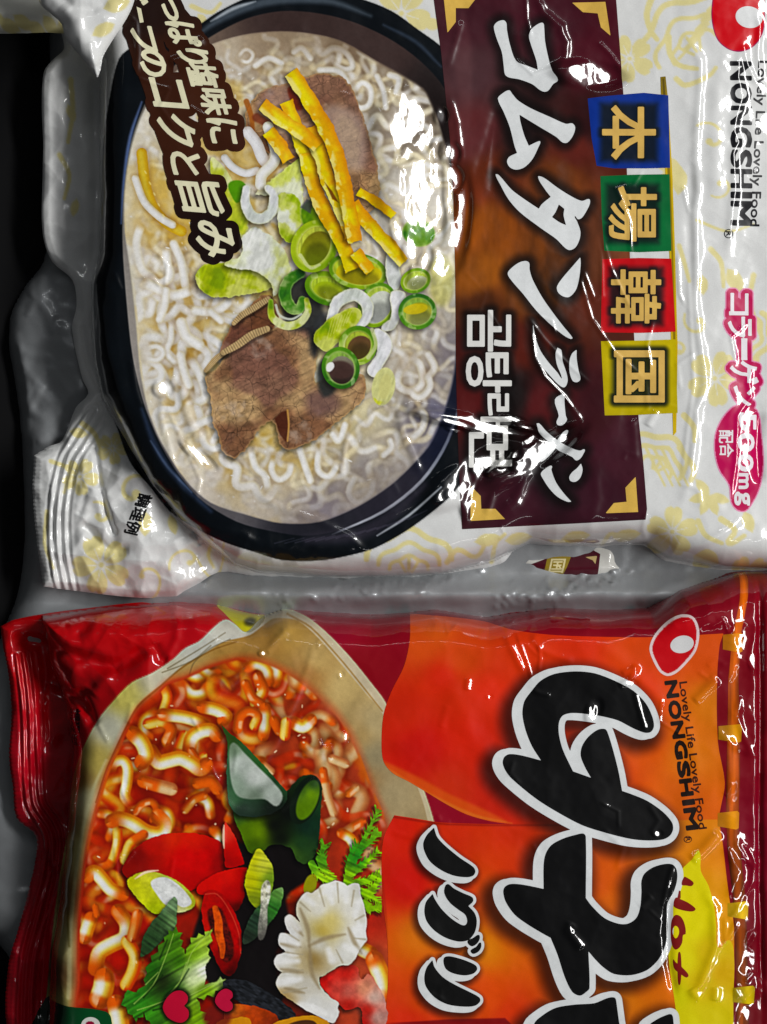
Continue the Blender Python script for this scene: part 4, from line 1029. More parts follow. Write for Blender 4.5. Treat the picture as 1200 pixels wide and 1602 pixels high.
# flags on a pole
A('flagpole', poly([(1033, 121), (1041, 120), (1044, 150), (1052, 280), (1056, 400), (1060, 540), (1058, 676), (1053, 682), (1051, 600), (1047, 400), (1040, 260), (1034, 160)]), 6.5,
  lambda X, Y, d: np.array([206, 176, 24], F) * (0.62 + 0.38 * sstep(-4.5, -2, d))[..., None] * (0.6 + 0.4 * sstep(118, 200, Y))[..., None])
flags = [('本', [(919, 155), (950, 151), (982, 148), (1007, 146), (1045, 150), (1048, 263), (1010, 264), (960, 264), (933, 260), (925, 217)], (943, 167, 1024, 249), (22, 62, 146), (12, 36, 104), 'blue flag print with a gold character', 1.6),
         ('場', [(939, 276), (990, 274), (1047, 273), (1050, 393), (1000, 395), (945, 393), (941, 340)], (953, 293, 1026, 377), (6, 112, 60), (4, 86, 50), 'green flag print with a gold character', 1.4),
         ('韓', [(942, 406), (1000, 404), (1050, 405), (1057, 519), (1000, 521), (940, 520)], (957, 423, 1033, 505), (196, 24, 34), (160, 14, 26), 'red flag print with a gold character', 1.2),
         ('国', [(940, 534), (1000, 533), (1057, 531), (1060, 646), (1000, 649), (946, 650)], (962, 550, 1038, 628), (214, 196, 14), (150, 134, 8), 'yellow flag print with a gold character', 1.8)]
for ch, P, bb, c0, c1, lb, bold in flags:
    g_ = glyph(ch, *bb, 0, 0.0, bold)
    hull = poly([(bb[0]-3, bb[1]-3), (bb[2]+3, bb[1]-3), (bb[2]+3, bb[3]+3), (bb[0]-3, bb[3]+3)])
    def fc(X, Y, d, g_=g_, hull=hull, c0=c0, c1=c1):
        k = sstep(-30, 0, Y * 0 + d)[..., None] * 0.4
        c = np.array(c0, F) * (1 - k) + np.array(c1, F) * k
        c = c * (0.92 + 0.16 * fbm(X, Y, 40, 161))[..., None]
        m = np.maximum(sstep(11, 1, np.maximum(g_(X, Y), 0)), 0.9 * sstep(9, -6, hull(X, Y)))[..., None]
        return c * (1 - 0.93 * m) + np.array([16, 22, 24], F) * 0.93 * m
    f_ = A('flag', poly(P), 7, fc, label=lb)
    A('flag_character', g_, 9, lambda X, Y, d: np.array([214, 178, 106], F) * (0.92 + 0.16 * fbm(X, Y, 20, 163))[..., None], f_)

# slogan badge
chars = [('さ', 240, -44, 272, -8), ('っ', 251, -3, 281, 33), ('ぱ', 259, 34, 316, 73), ('り', 276, 76, 330, 101), ('塩', 290, 98, 346, 138), ('味', 309, 139, 365, 182), ('に', 324, 186, 376, 227),
         ('ビ', 176, -36, 232, 8), ('フ', 203, 40, 247, 83), ('の', 217, 77, 262, 121), ('コ', 230, 122, 296, 170), ('ク', 244, 178, 312, 231), ('と', 266, 238, 317, 276), ('旨', 274, 282, 356, 339), ('み', 303, 345, 370, 404)]
slog = poly([(214, 11), (221, 14), (225, 35), (219, 36)])
for ch, x0, y0, x1, y1 in chars: slog = slog | glyph(ch, x0, y0, x1, y1, 0.26 if ch not in 'のみとに' else 0.16, 0.08, 1.5)
badge = slog.grow(12) | stroke([(216, 30), (232, 85), (252, 140), (268, 200), (290, 255), (316, 310), (336, 385)], 52) | stroke([(262, 20), (292, 60), (306, 110), (330, 160), (346, 212)], 50) | poly([(180, 0), (196, -20), (240, -40), (262, 40), (230, 60), (212, 34), (190, 26)])
A('slogan_badge', badge & A_out.grow(-2), 14, lambda X, Y, d: idw([(230, 20, (36, 22, 18)), (330, 140, (66, 34, 18)), (300, 220, (62, 32, 18)), (330, 380, (26, 12, 10)), (260, 100, (56, 28, 14))])(X, Y))
bd = bpy.context.scene.collection.objects['slogan_badge']
A('slogan_lettering', slog, 16, (236, 232, 196), bd)

# brand mark, brand lettering, serving note
lg = A('brand_mark', poly([(1113, 16), (1116, 45), (1124, 64), (1140, 77), (1158, 80.5), (1175, 75), (1188, 63), (1196, 45), (1198, 18), (1190, -32), (1150, -62), (1122, -32)], True), 3,
       lambda X, Y, d: np.where((d > -1.5)[..., None], np.array([150, 20, 90], F), np.array([190, 8, 26], F)))
A('brand_mark_centre', ell(1172.5, 26, 21.5, 17, 8), 5, (224, 226, 226), lg)
A('brand_lettering', brand_letters((1144, 97), (1145, 351), (1175, 97), 1.9), 3, (22, 22, 26))
A('brand_motto', text('Lovely Life Lovely Food', (1183, 94), (1170, 353), (1202, 94), 0.5), 3, (28, 28, 32))
A('registered_mark', text('R', (1136.5, 362), (1136.5, 369), (1143.5, 362), 0.4) | (ell(1140, 365.5, 7.2, 7.2) - ell(1140, 365.5, 5.8, 5.8)), 3, (40, 40, 44))
A('serving_note', text('調理例', (214, 771), (189, 833), (236, 776), 0.7), 3, (16, 16, 18))

# collagen badge
col_t = [('コ', 1142, 459, 1171, 492), ('ラ', 1140, 496, 1176, 527), ('ー', 1161, 530, 1169, 562), ('ゲ', 1143, 565, 1187, 600), ('ン', 1149, 604, 1182, 634), ('5', 1158, 646, 1184, 673), ('0', 1155, 678, 1181, 706), ('0', 1155, 711, 1179, 737), ('m', 1157, 741, 1171, 764), ('g', 1150, 770, 1173, 790), ('配', 1125, 673, 1147, 693), ('合', 1126, 694, 1148, 715)]
ct = None
for ch, x0, y0, x1, y1 in col_t:
    s_ = glyph(ch, x0, y0, x1, y1, 0, 0, 1.1 if ch not in '配合' else 0.4); ct = s_ if ct is None else ct | s_
cb = poly([(1152, 633), (1132, 650), (1119, 676), (1117, 705), (1124, 735), (1140, 760), (1143, 785), (1153, 799), (1168, 800), (1182, 782), (1192, 758), (1197, 725), (1194, 680), (1186, 640)], True)
for ch, x0, y0, x1, y1 in col_t[:5]: cb = cb | glyph(ch, x0, y0, x1, y1, 0, 0, 1.5).grow(8)
cb = cb | stroke([(1152, 476), (1162, 520), (1165, 560), (1164, 600), (1166, 640)], 26)
b2 = A('collagen_badge', cb, 3, lambda X, Y, d: np.where((d > -1.8)[..., None], np.array([226, 150, 184], F), np.array([176, 10, 84], F)))
A('badge_lettering', ct, 5, (236, 232, 236), b2)

# ------------------------------------------------------------------ folded corner of the same packet, standing over its end
SC = Sheet(30, -80, 240, 150, 2)
cor = poly([(52, -60, 1), (62, 4), (84, 26), (98, 40), (104, 62), (120, 82), (138, 104), (155, 126, 1), (160, 112), (164, 92), (180, 64), (200, 34), (212, 6), (222, -60, 1)], True, 4)
d = -cor(SC.X, SC.Y)
SC.H[:] = 30 + 22 * np.sqrt(np.clip(1 - (1 - np.clip(d / 34, 0, 1)) ** 2, 0, 1)) - 0.35 * np.maximum(0, 130 - SC.X) + 6 * (fbm(SC.X, SC.Y, 40, 171, 3) - 0.5)
for P, h, w in [([(100, 10), (122, 40), (150, 112)], 8, 9), ([(90, -10), (118, 18), (150, 20), (175, 8)], -4, 8), ([(146, 70), (152, 110)], 5, 5), ([(176, 30), (160, 80), (156, 112)], 5, 7)]: SC.crease(P, h, w)
SC.finish()
CC = Canvas(20, -90, 260, 160, (226, 227, 226))
leaf(CC, 148, 62, 40, -0.5, 0.45); leaf(CC, 165, 20, 44, -0.3, 0.5); leaf(CC, 100, -30, 60, 0.4, 0.4)
o = stick('folded_corner', SC, cor, 0, CC, M_white, PA, 2, OA); o['label'] = 'white pointed corner of the packet folded over'

# ------------------------------------------------------------------ another white packet showing only a corner at the top left
SN = Sheet(-200, -260, 130, 60, 2)
nb = poly([(-190, -250, 1), (100, -250, 1), (108, -40), (100, 20), (94, 37, 1), (60, 35), (0, 37), (-190, 36, 1)], True, 3)
d = -nb(SN.X, SN.Y)
SN.H[:] = -130 + 45 * np.sqrt(np.clip(1 - (1 - np.clip(d / 60, 0, 1)) ** 2, 0, 1)) + 5 * (fbm(SN.X, SN.Y, 50, 173, 3) - 0.5)
SN.crease([(-60, 12), (30, 8), (90, 20)], 5, 6); SN.crease([(-60, 26), (40, 24), (92, 30)], 4, 4)
SN.finish()
CN = Canvas(-220, -280, 150, 80, (224, 224, 216))
for k in range(7): leaf(CN, -60 + 24*k, 20 - 8*(k % 2), 36, 0.2*k, 0.5)
on = W(-50, -100, -130)
PN = thing('noodle_packet', 'white packet of which only a strip shows at the top left corner', 'noodle packet', on, 'instant noodle packets')
stick('film', SN, nb, 0, CN, M_white, PN, 2, on)

# ------------------------------------------------------------------ a third white packet peeking out from below
SU = Sheet(780, 780, 1060, 960, 2)
un = poly([(820, 800, 1), (990, 800, 1), (974, 880), (984, 893, 1), (940, 904), (890, 904), (845, 897), (818, 889, 1)], True, 4)
d = -un(SU.X, SU.Y)
SU.H[:] = -130 + 14 * np.sqrt(np.clip(d / 14, 0, 1)) - 0.35 * np.maximum(0, 890 - SU.Y) + 3 * (fbm(SU.X, SU.Y, 40, 175, 3) - 0.5)
SU.crease([(968, 850), (985, 880), (1000, 900)], -6, 6); SU.crease([(930, 850), (960, 866), (1020, 880)], 5, 8)
SU.finish()
ou = W(920, 850, -136)
PU = thing('noodle_packet', 'white packet peeking out below the big one with a small maroon panel', 'noodle packet', ou, 'instant noodle packets')
stick('film', SU, un, 0, (206, 206, 200), M_white, PU, 2, ou)
up = stick('title_panel', SU, poly([(820, 890), (858, 876), (905, 862), (935, 862), (946, 868), (942, 902), (900, 906), (850, 903)]) & un.grow(-1), 2, (74, 16, 30), M_print, PU, 1, ou)
uf = stick('flag', SU, poly([(861, 876), (904, 861), (893, 888), (886, 902), (856, 898)]), 4, (150, 128, 34), M_print, PU, 1, ou)
stick('flag_character', SU, text('国', (863, 898), (886, 898), (868, 876), 0.4), 6, (226, 214, 160), M_print, uf, 1, ou)
stick('corner_bracket', SU, poly([(922, 873), (941, 871), (938, 884), (934, 878)]), 4, (204, 180, 120), M_print, up, 1, ou)
# ================================================================== red packet: surface
SR = Sheet(-40, 860, 1260, 1680, 2)
B_out = poly(PAR([(0, 984, 1), (22, 973), (80, 962), (150, 953), (210, 946), (272, 943), (332, 946), (372, 957), (412, 964), (440, 955), (500, 960), (580, 964), (640, 961), (682, 955), (720, 962), (765, 967), (830, 956), (872, 952),
              (940, 956), (1018, 952), (1070, 922), (1120, 905), (1165, 896), (1250, 893, 1), (1250, 1670, 1), (14, 1670, 1), (6, 1590), (12, 1520), (26, 1470), (44, 1400), (56, 1340), (52, 1316), (24, 1292), (18, 1240), (12, 1190), (16, 1120), (10, 1050), (4, 1020)], 0.020), True, 4)
B_out = toothed(B_out, 60, 1020)
B_body = poly(PAR([(60, 968), (150, 955), (272, 945), (332, 948), (412, 966), (440, 957), (580, 966), (682, 957), (765, 969), (872, 954), (940, 958), (1020, 954), (1070, 924), (1165, 898), (1260, 894), (1260, 1680), (60, 1680),
               (70, 1600), (76, 1500), (88, 1420), (98, 1340), (104, 1260), (110, 1180), (100, 1110), (72, 1040)], 0.008))
X, Y = SR.X, SR.Y
db = -B_body(X, Y); do = -B_out(X, Y)
R = 52 - 4 * sstep(330, 110, X)
prof = np.sqrt(np.clip(1 - (1 - np.clip(db / R, 0, 1)) ** 2, 0, 1))
SR.H[:] = -130 - 14 * sstep(300, 120, X) + 14 * np.sqrt(np.clip(do / 14, 0, 1)) + (116 + 14 * sstep(300, 120, X)) * prof
SR.H += prof * (14 * (fbm(X, Y, 180, 211, 3) - 0.5) + 1.8 * (fbm(X, Y, 42, 212, 3) - 0.5))
SR.H -= prof * 10 * sstep(1110, 1190, X)
# the top left shoulder is lower than the rest and folds down to the seal
SR.H -= 22 * prof * np.exp(-(np.maximum(0, X - 40) / 200) ** 2) * np.exp(-((Y - 1010) / 190) ** 2)
SR.H -= 58 * np.exp(-(np.maximum(0, X - 30) / 120) ** 2) * np.exp(-((Y - 1112) / 74) ** 2) * prof
SR.H += prof * 15 * np.exp(-(((X - 560) / 420) ** 2 + ((Y - 1330) / 330) ** 2))
loose = np.maximum(sstep(300, 200, X) * sstep(1130, 1060, Y), np.maximum(0.8 * sstep(120, 90, X), np.maximum(0.45 * sstep(1120, 1150, X), 0.5 * sstep(1000, 975, Y))))
SR.H += (0.03 + 0.23 * loose) * crumple(X, Y, 58, 221) + (0.018 + 0.10 * loose) * crumple(X, Y, 22, 223)
# seal ridges along the left edge
sp_ = smooth([(14, 1030), (24, 1110), (26, 1190), (32, 1270), (60, 1318), (58, 1370), (40, 1440), (22, 1510), (16, 1600), (20, 1680)], False, 4)
sl = SR.win((-20, 1030, 90, 1680), 4)
d, t, sd = path_d(sp_, X[sl], Y[sl]); v = d * -sd
SR.H[sl] += 2.8 * np.cos(2 * np.pi * v / 11.0) * sstep(-12, -4, v) * sstep(36, 28, v)
for P, h, w in [([(0, 1002), (60, 1012), (120, 1030), (178, 1046), (215, 1022), (245, 1004)], -16, 13), ([(100, 985), (130, 970), (160, 958), (176, 950)], 8, 9), ([(100, 1000), (128, 1012), (138, 995), (165, 955)], 6, 8),
                ([(50, 1010), (60, 1050), (54, 1120), (60, 1180)], -14, 8), ([(60, 1070), (100, 1085), (140, 1120)], -10, 9), ([(120, 1075), (146, 1140)], -10, 9), ([(70, 1076), (58, 1100)], 6, 6), ([(55, 1170), (90, 1140), (130, 1110)], 8, 14),
                ([(178, 1046), (140, 1090)], 6, 10), ([(240, 1005), (250, 1030), (262, 1036)], -6, 8), ([(56, 1330), (70, 1380), (60, 1450), (50, 1600)], -12, 8), ([(100, 1300), (92, 1370), (78, 1400)], 7, 7), ([(28, 1240), (50, 1290), (82, 1390)], 6, 8),
                ([(60, 985), (90, 970), (140, 962)], 3, 8), ([(332, 948), (362, 970), (385, 988), (400, 975), (420, 960)], -7, 9)]:
    SR.crease(P, h, w)
for P, h, w in [
    ([(273, 940), (274, 962), (278, 980), (276, 1000), (266, 1020), (259, 1036)], 4.6, 5), ([(494, 998), (480, 1050), (455, 1110), (430, 1165), (400, 1212)], 3.2, 5), ([(498, 1000), (498, 1016)], 2, 3),
    ([(449, 960), (450, 982), (430, 1004), (416, 1022), (402, 1024)], 4.2, 5), ([(398, 1038), (365, 1064), (335, 1088), (300, 1106), (252, 1117)], 4.6, 7), ([(206, 1098), (202, 1120), (199, 1134)], 3, 4), ([(199, 1134), (225, 1132), (250, 1128)], 2.4, 4),
    ([(330, 1196), (336, 1212), (344, 1222)], 2.2, 3), ([(339, 1228), (350, 1250), (366, 1266), (400, 1272), (440, 1262), (468, 1240), (496, 1218), (506, 1205)], 4.6, 6.5), ([(396, 1246), (430, 1228), (456, 1205), (480, 1180), (500, 1164), (508, 1172), (502, 1190)], 4.4, 6), ([(516, 1162), (520, 1180), (508, 1198)], 3, 4),
    ([(371, 1168), (369, 1190), (366, 1210)], 1.8, 3), ([(791, 990), (800, 1012), (808, 1028), (820, 1052)], 4, 5), ([(808, 990), (815, 1010), (826, 1040), (832, 1064)], 1.6, 3), ([(838, 988), (836, 1002), (848, 1016), (870, 1026), (900, 1035)], 4, 5), ([(842, 1006), (845, 1030), (842, 1050)], 1.6, 3),
    ([(828, 960), (850, 966), (870, 966)], 2.6, 4), ([(924, 955), (918, 968), (905, 976)], 2, 4), ([(997, 1038), (992, 1052), (985, 1064), (966, 1073)], 4, 5), ([(996, 1042), (972, 1054)], 2.6, 4), ([(992, 1080), (1000, 1110), (1010, 1144)], 1.6, 4), ([(832, 1078), (845, 1084), (862, 1088)], 1.6, 4),
    ([(693, 956), (702, 990), (718, 974)], 2, 3.4), ([(632, 976), (652, 980), (674, 985)], 2, 3.4), ([(664, 969), (676, 970), (682, 963)], 2, 3.4), ([(733, 1060), (730, 1080)], 3, 4),
    ([(1187, 968), (1184, 990), (1178, 1010), (1175, 1030), (1181, 1046), (1170, 1040)], 4.4, 5), ([(1108, 984), (1131, 968), (1140, 990), (1152, 986)], 2.6, 3.4), ([(1160, 1085), (1153, 1118), (1164, 1152), (1174, 1172), (1186, 1186)], 4.2, 5), ([(1118, 1134), (1130, 1150), (1150, 1168), (1180, 1184)], 4.2, 5),
    ([(1148, 1224), (1140, 1238), (1134, 1246)], 3, 4), ([(1136, 1322), (1146, 1345), (1160, 1364), (1148, 1385), (1139, 1406)], 4.4, 5), ([(1150, 1314), (1164, 1340), (1180, 1358)], 3.4, 4), ([(1152, 1310), (1172, 1330), (1182, 1350), (1176, 1385), (1166, 1400), (1150, 1428), (1142, 1436), (1156, 1430)], 2.8, 4),
    ([(1131, 1430), (1134, 1440), (1135, 1470), (1148, 1450), (1156, 1436)], 3.6, 4), ([(1186, 1342), (1192, 1370), (1196, 1400)], 4, 5), ([(1186, 1460), (1172, 1482)], 2, 4), ([(1080, 1545), (1086, 1556), (1096, 1562)], 4.2, 6), ([(1121, 1542), (1118, 1566)], 4.2, 6), ([(1156, 1538), (1151, 1548), (1158, 1562)], 3, 4),
    ([(1200, 1534), (1180, 1548), (1160, 1570)], 4, 5), ([(1180, 1520), (1164, 1536)], 2.6, 4), ([(1056, 1345), (1046, 1375), (1038, 1414), (1041, 1418), (1054, 1380)], 2.6, 4), ([(895, 1440), (888, 1455), (900, 1470), (912, 1484)], 2.6, 7), ([(1000, 1420), (1020, 1400)], 1.5, 6),
    ([(1100, 1390), (1118, 1420), (1120, 1480), (1095, 1540), (1080, 1562)], 2.2, 8), ([(1047, 1400), (1044, 1450), (1046, 1510), (1056, 1560)], -5, 7), ([(1128, 1300), (1100, 1330), (1080, 1348)], 3, 7), ([(1125, 1060), (1085, 1100)], 2, 8), ([(1062, 1280), (1090, 1200), (1070, 1120)], 1.6, 10),
    ([(1190, 880), (1191, 1100), (1189, 1300), (1193, 1600)], -9, 5), ([(1200, 960), (1198, 1010), (1200, 1060)], 5, 4), ([(935, 1000), (1000, 1060), (1050, 1110)], 1.8, 12), ([(580, 1080), (560, 1100), (545, 1150)], 1.6, 10), ([(700, 1060), (740, 1150), (780, 1200)], 1.6, 14), ([(150, 1130), (170, 1165)], 2, 4),
    ([(610, 1300), (650, 1310), (690, 1304)], 0.9, 5), ([(300, 1120), (312, 1145)], 1.6, 3), ([(188, 1210), (192, 1240), (204, 1260)], 2, 3), ([(180, 1320), (182, 1345), (184, 1380)], 1.8, 3), ([(352, 1290), (350, 1320)], 1.8, 3), ([(212, 1330), (195, 1350)], 1.8, 3), ([(215, 1366), (235, 1362), (250, 1362)], 2, 3), ([(176, 1520), (180, 1545)], 1.8, 3),
    ([(700, 1100), (690, 1140)], 1, 6), ([(1020, 990), (1060, 975), (1120, 965)], 2, 12), ([(800, 968), (830, 985)], 1.8, 6), ([(380, 1010), (420, 1040), (470, 1030)], 2.4, 18), ([(300, 1020), (350, 1010), (420, 990)], 2.5, 12), ([(480, 1090), (560, 1180)], 1.6, 20)]:
    SR.crease(P, h, w)
rsB = np.random.RandomState(23)
for k in range(24):
    x = rsB.uniform(150, 1190); y = rsB.uniform(960, 1600); a = rsB.uniform(0, 6.28); l = rsB.uniform(12, 46)
    SR.crease([(x, y), (x + l * math.cos(a), y + l * math.sin(a)), (x + 1.6 * l * math.cos(a + 0.5), y + 1.6 * l * math.sin(a + 0.5))], rsB.uniform(0.4, 1.2), rsB.uniform(2.5, 5))
SR.dent(928, 1112, 12, 20, 25, 2, 12, 231)
for x, y, a, b in [(541, 1152, 6, 10), (533, 1056, 5, 7), (1028, 1304, 8, 6), (893, 1452, 4, 7), (765, 1090, 5, 5), (1178, 1034, 8, 12), (985, 1068, 12, 5), (412, 1022, 8, 5)]:
    SR.dent(x, y, a, b)
SR.finish()

# ================================================================== red packet: what is printed on it
CB = Canvas(-40, 860, 1260, 1680, (128, 4, 24))
film_c = idw([(60, 980, (170, 3, 16)), (200, 980, (172, 2, 14)), (320, 960, (168, 4, 22)), (150, 1080, (150, 2, 14)), (40, 1200, (160, 4, 30)), (80, 1300, (140, 4, 26)), (30, 1550, (176, 6, 36)), (520, 980, (140, 12, 44)), (560, 1050, (128, 4, 24)),
               (760, 975, (128, 4, 30)), (960, 985, (122, 2, 28)), (1120, 960, (122, 2, 28)), (1180, 1100, (112, 2, 24)), (1180, 1350, (116, 4, 34)), (1170, 1500, (104, 2, 24)), (1190, 1600, (100, 2, 20)), (680, 1260, (134, 4, 36))])
CB.fill(B_out.grow(8), film_c, 1)
tag_y = poly([(330, 942), (345, 940), (404, 962), (412, 970), (398, 986), (384, 990), (368, 978), (350, 962)], True)
bowl2 = poly([(440, 955), (462, 959), (486, 970), (518, 996), (550, 1030), (580, 1067), (603, 1098), (640, 1180), (672, 1260), (690, 1340), (700, 1500), (690, 1690), (50, 1690), (60, 1590), (66, 1520), (80, 1400), (96, 1310), (104, 1240), (122, 1185), (150, 1130), (176, 1098), (206, 1068), (238, 1053), (270, 1032), (290, 1014), (312, 1003), (336, 980), (352, 970), (368, 978), (384, 989), (402, 972), (420, 959)], True, 4)
cream = idw([(440, 962, (196, 184, 158)), (500, 1000, (206, 192, 164)), (600, 1110, (204, 190, 162)), (360, 976, (206, 204, 192)), (310, 1010, (196, 196, 186)), (250, 1056, (196, 190, 168)), (190, 1092, (206, 196, 110)), (170, 1140, (196, 196, 176)), (150, 1190, (176, 160, 90)), (136, 1250, (196, 190, 150)), (112, 1330, (186, 176, 120)),
             (104, 1480, (180, 170, 120)), (110, 1580, (150, 142, 90)), (84, 1400, (120, 88, 50)), (70, 1520, (84, 52, 30)), (90, 1300, (120, 96, 60)), (120, 1220, (130, 100, 50))])
CB.fill(bowl2, cream, 1.5)
inner2 = poly([(440, 968), (466, 972), (498, 998), (540, 1046), (572, 1084), (596, 1112), (640, 1200), (664, 1262), (690, 1400), (700, 1690), (122, 1690), (121, 1560), (121, 1500), (122, 1433), (128, 1367), (135, 1317), (150, 1258), (165, 1205), (177, 1178), (196, 1136), (214, 1104), (240, 1080), (262, 1064), (285, 1042), (320, 1022), (350, 1004), (390, 994), (410, 980), (424, 970)], True, 4)
tan = idw([(450, 985, (170, 138, 76)), (500, 1030, (186, 158, 104)), (540, 1070, (192, 168, 116)), (590, 1130, (180, 162, 122)), (590, 1180, (150, 138, 108)), (620, 1240, (166, 150, 116)), (560, 1150, (160, 136, 92)), (420, 1010, (160, 124, 66)), (360, 1020, (166, 130, 70)), (300, 1040, (176, 146, 90)), (250, 1080, (180, 120, 66)), (480, 1060, (166, 124, 72)), (560, 1220, (160, 120, 76))])
CB.fill(inner2, lambda X, Y, d: tan(X, Y) * (0.9 + 0.2 * fbm(X, Y, 50, 241))[..., None], 3)
CB.fill(stroke([(150, 1255), (168, 1200), (196, 1140), (216, 1105), (244, 1080), (280, 1048), (330, 1018), (370, 1004)], 2, 2, 3), (120, 84, 30), 2, 0.6)
CB.fill(stroke([(448, 962), (486, 982), (530, 1028), (566, 1072), (598, 1112)], 3, 2), (150, 112, 50), 3, 0.7)
for P in ([(254, 1052), (300, 1034), (330, 1010)], [(262, 1046), (318, 1012), (352, 990)], [(296, 1056), (304, 1036), (330, 1014), (360, 1000)]): CB.fill(stroke(P, 2, 1.5), (96, 84, 56), 2, 0.6)
CB.fill(stroke([(108, 1560), (110, 1450), (122, 1340), (140, 1250), (166, 1190)], 8, 5), (206, 200, 160), 5, 0.5); CB.fill(stroke([(112, 1320), (104, 1400), (108, 1480)], 6, 3), (92, 78, 20), 6, 0.5)
soup2 = poly([(420, 1036), (460, 1056), (496, 1084), (526, 1114), (548, 1146), (566, 1186), (582, 1230), (600, 1270), (616, 1310), (640, 1400), (660, 1690), (120, 1690), (121, 1540), (123, 1440), (130, 1367), (138, 1318), (152, 1260), (168, 1208), (180, 1180), (198, 1140), (216, 1110), (244, 1086), (262, 1068), (290, 1058), (330, 1040), (380, 1028)], True, 4)
soup2_col = idw([(300, 1080, (176, 74, 24)), (350, 1050, (172, 84, 30)), (430, 1070, (176, 92, 40)), (220, 1130, (176, 44, 12)), (260, 1180, (168, 44, 8)), (170, 1250, (188, 40, 4)), (150, 1330, (186, 40, 6)), (200, 1420, (184, 32, 4)), (150, 1500, (180, 34, 4)), (480, 1130, (176, 92, 46)), (520, 1170, (170, 90, 48)), (540, 1240, (160, 76, 40)), (330, 1180, (160, 40, 10)),
                 (310, 1260, (120, 22, 6)), (360, 1300, (70, 14, 6)), (560, 1320, (160, 66, 30)), (570, 1420, (160, 50, 30)), (590, 1520, (176, 100, 60)), (400, 1500, (40, 16, 12)), (250, 1500, (120, 30, 8)), (280, 1590, (110, 30, 16))])
CB.fill(soup2, lambda X, Y, d: soup2_col(X, Y) * np.array([1.03, 0.80, 0.8], F) * (0.78 + 0.44 * fbm(X, Y, 34, 243, 4))[..., None], 26)
CB.fill(soup2, (216, 110, 16), 3, lambda X, Y: 0.6 * sstep(0.52, 0.7, fbm(X, Y, 44, 245)) * sstep(1420, 1330, Y) )
ORA = [(196, 66, 4), (222, 148, 14), (236, 214, 120)]; WHI = [(206, 120, 10), (232, 206, 90), (240, 240, 234)]; BRN = [(140, 40, 6), (180, 84, 20), (206, 140, 60)]; PAL = [(176, 104, 60), (206, 150, 96), (226, 196, 150)]
rnd = random.Random(9)
CB.fill(soup2, (176, 22, 2), 8, lambda X, Y: 0.45 * sstep(0.4, 0.6, fbm(X, Y, 70, 247)) * sstep(460, 380, X))
for i in range(84):
    for _ in range(60):
        x = rnd.uniform(110, 620); y = rnd.uniform(1030, 1600)
        if soup2(np.array([x], F), np.array([y], F))[0] > 4: continue
        if y < 1330 - 0.35 * max(0, x - 250) or x < 200 or (x > 480 and y < 1330): break
    pal = [(186, 46, 4), (214, 104, 8), (236, 176, 50)] if rnd.random() < 0.6 else [(160, 40, 4), (190, 74, 8), (216, 130, 40)]
    if x > 470 and y < 1340: pal = PAL
    CB.noodle(wavy(x, y, rnd.uniform(120, 280), rnd.uniform(0, 6.28), rnd.uniform(9, 16), rnd.uniform(60, 92), 300 + i, 0.02), rnd.uniform(19, 26), pal, 0.22, off=(-0.3, 0), clip=soup2.grow(-4), alpha=rnd.uniform(0.7, 0.97), gloss=0.5, wet=((184, 50, 6), 300 + i), feather=4)
    if rnd.random() < 0.7:                           # a bare white crest on some of them
        a = rnd.uniform(0, 6.28)
        if y < 1300: CB.noodle([(x, y), (x + 14 * math.cos(a), y + 14 * math.sin(a)), (x + 28 * math.cos(a + 0.5), y + 28 * math.sin(a + 0.5)), (x + 40 * math.cos(a + 1.0), y + 40 * math.sin(a + 1.0))], rnd.uniform(16, 20), WHI if x < 470 else PAL, 0.3, off=(-0.35, -0.05), clip=soup2.grow(-4), gloss=0.4, wet=((206, 92, 8), -1), feather=3)
blur(CB, soup2, 3)
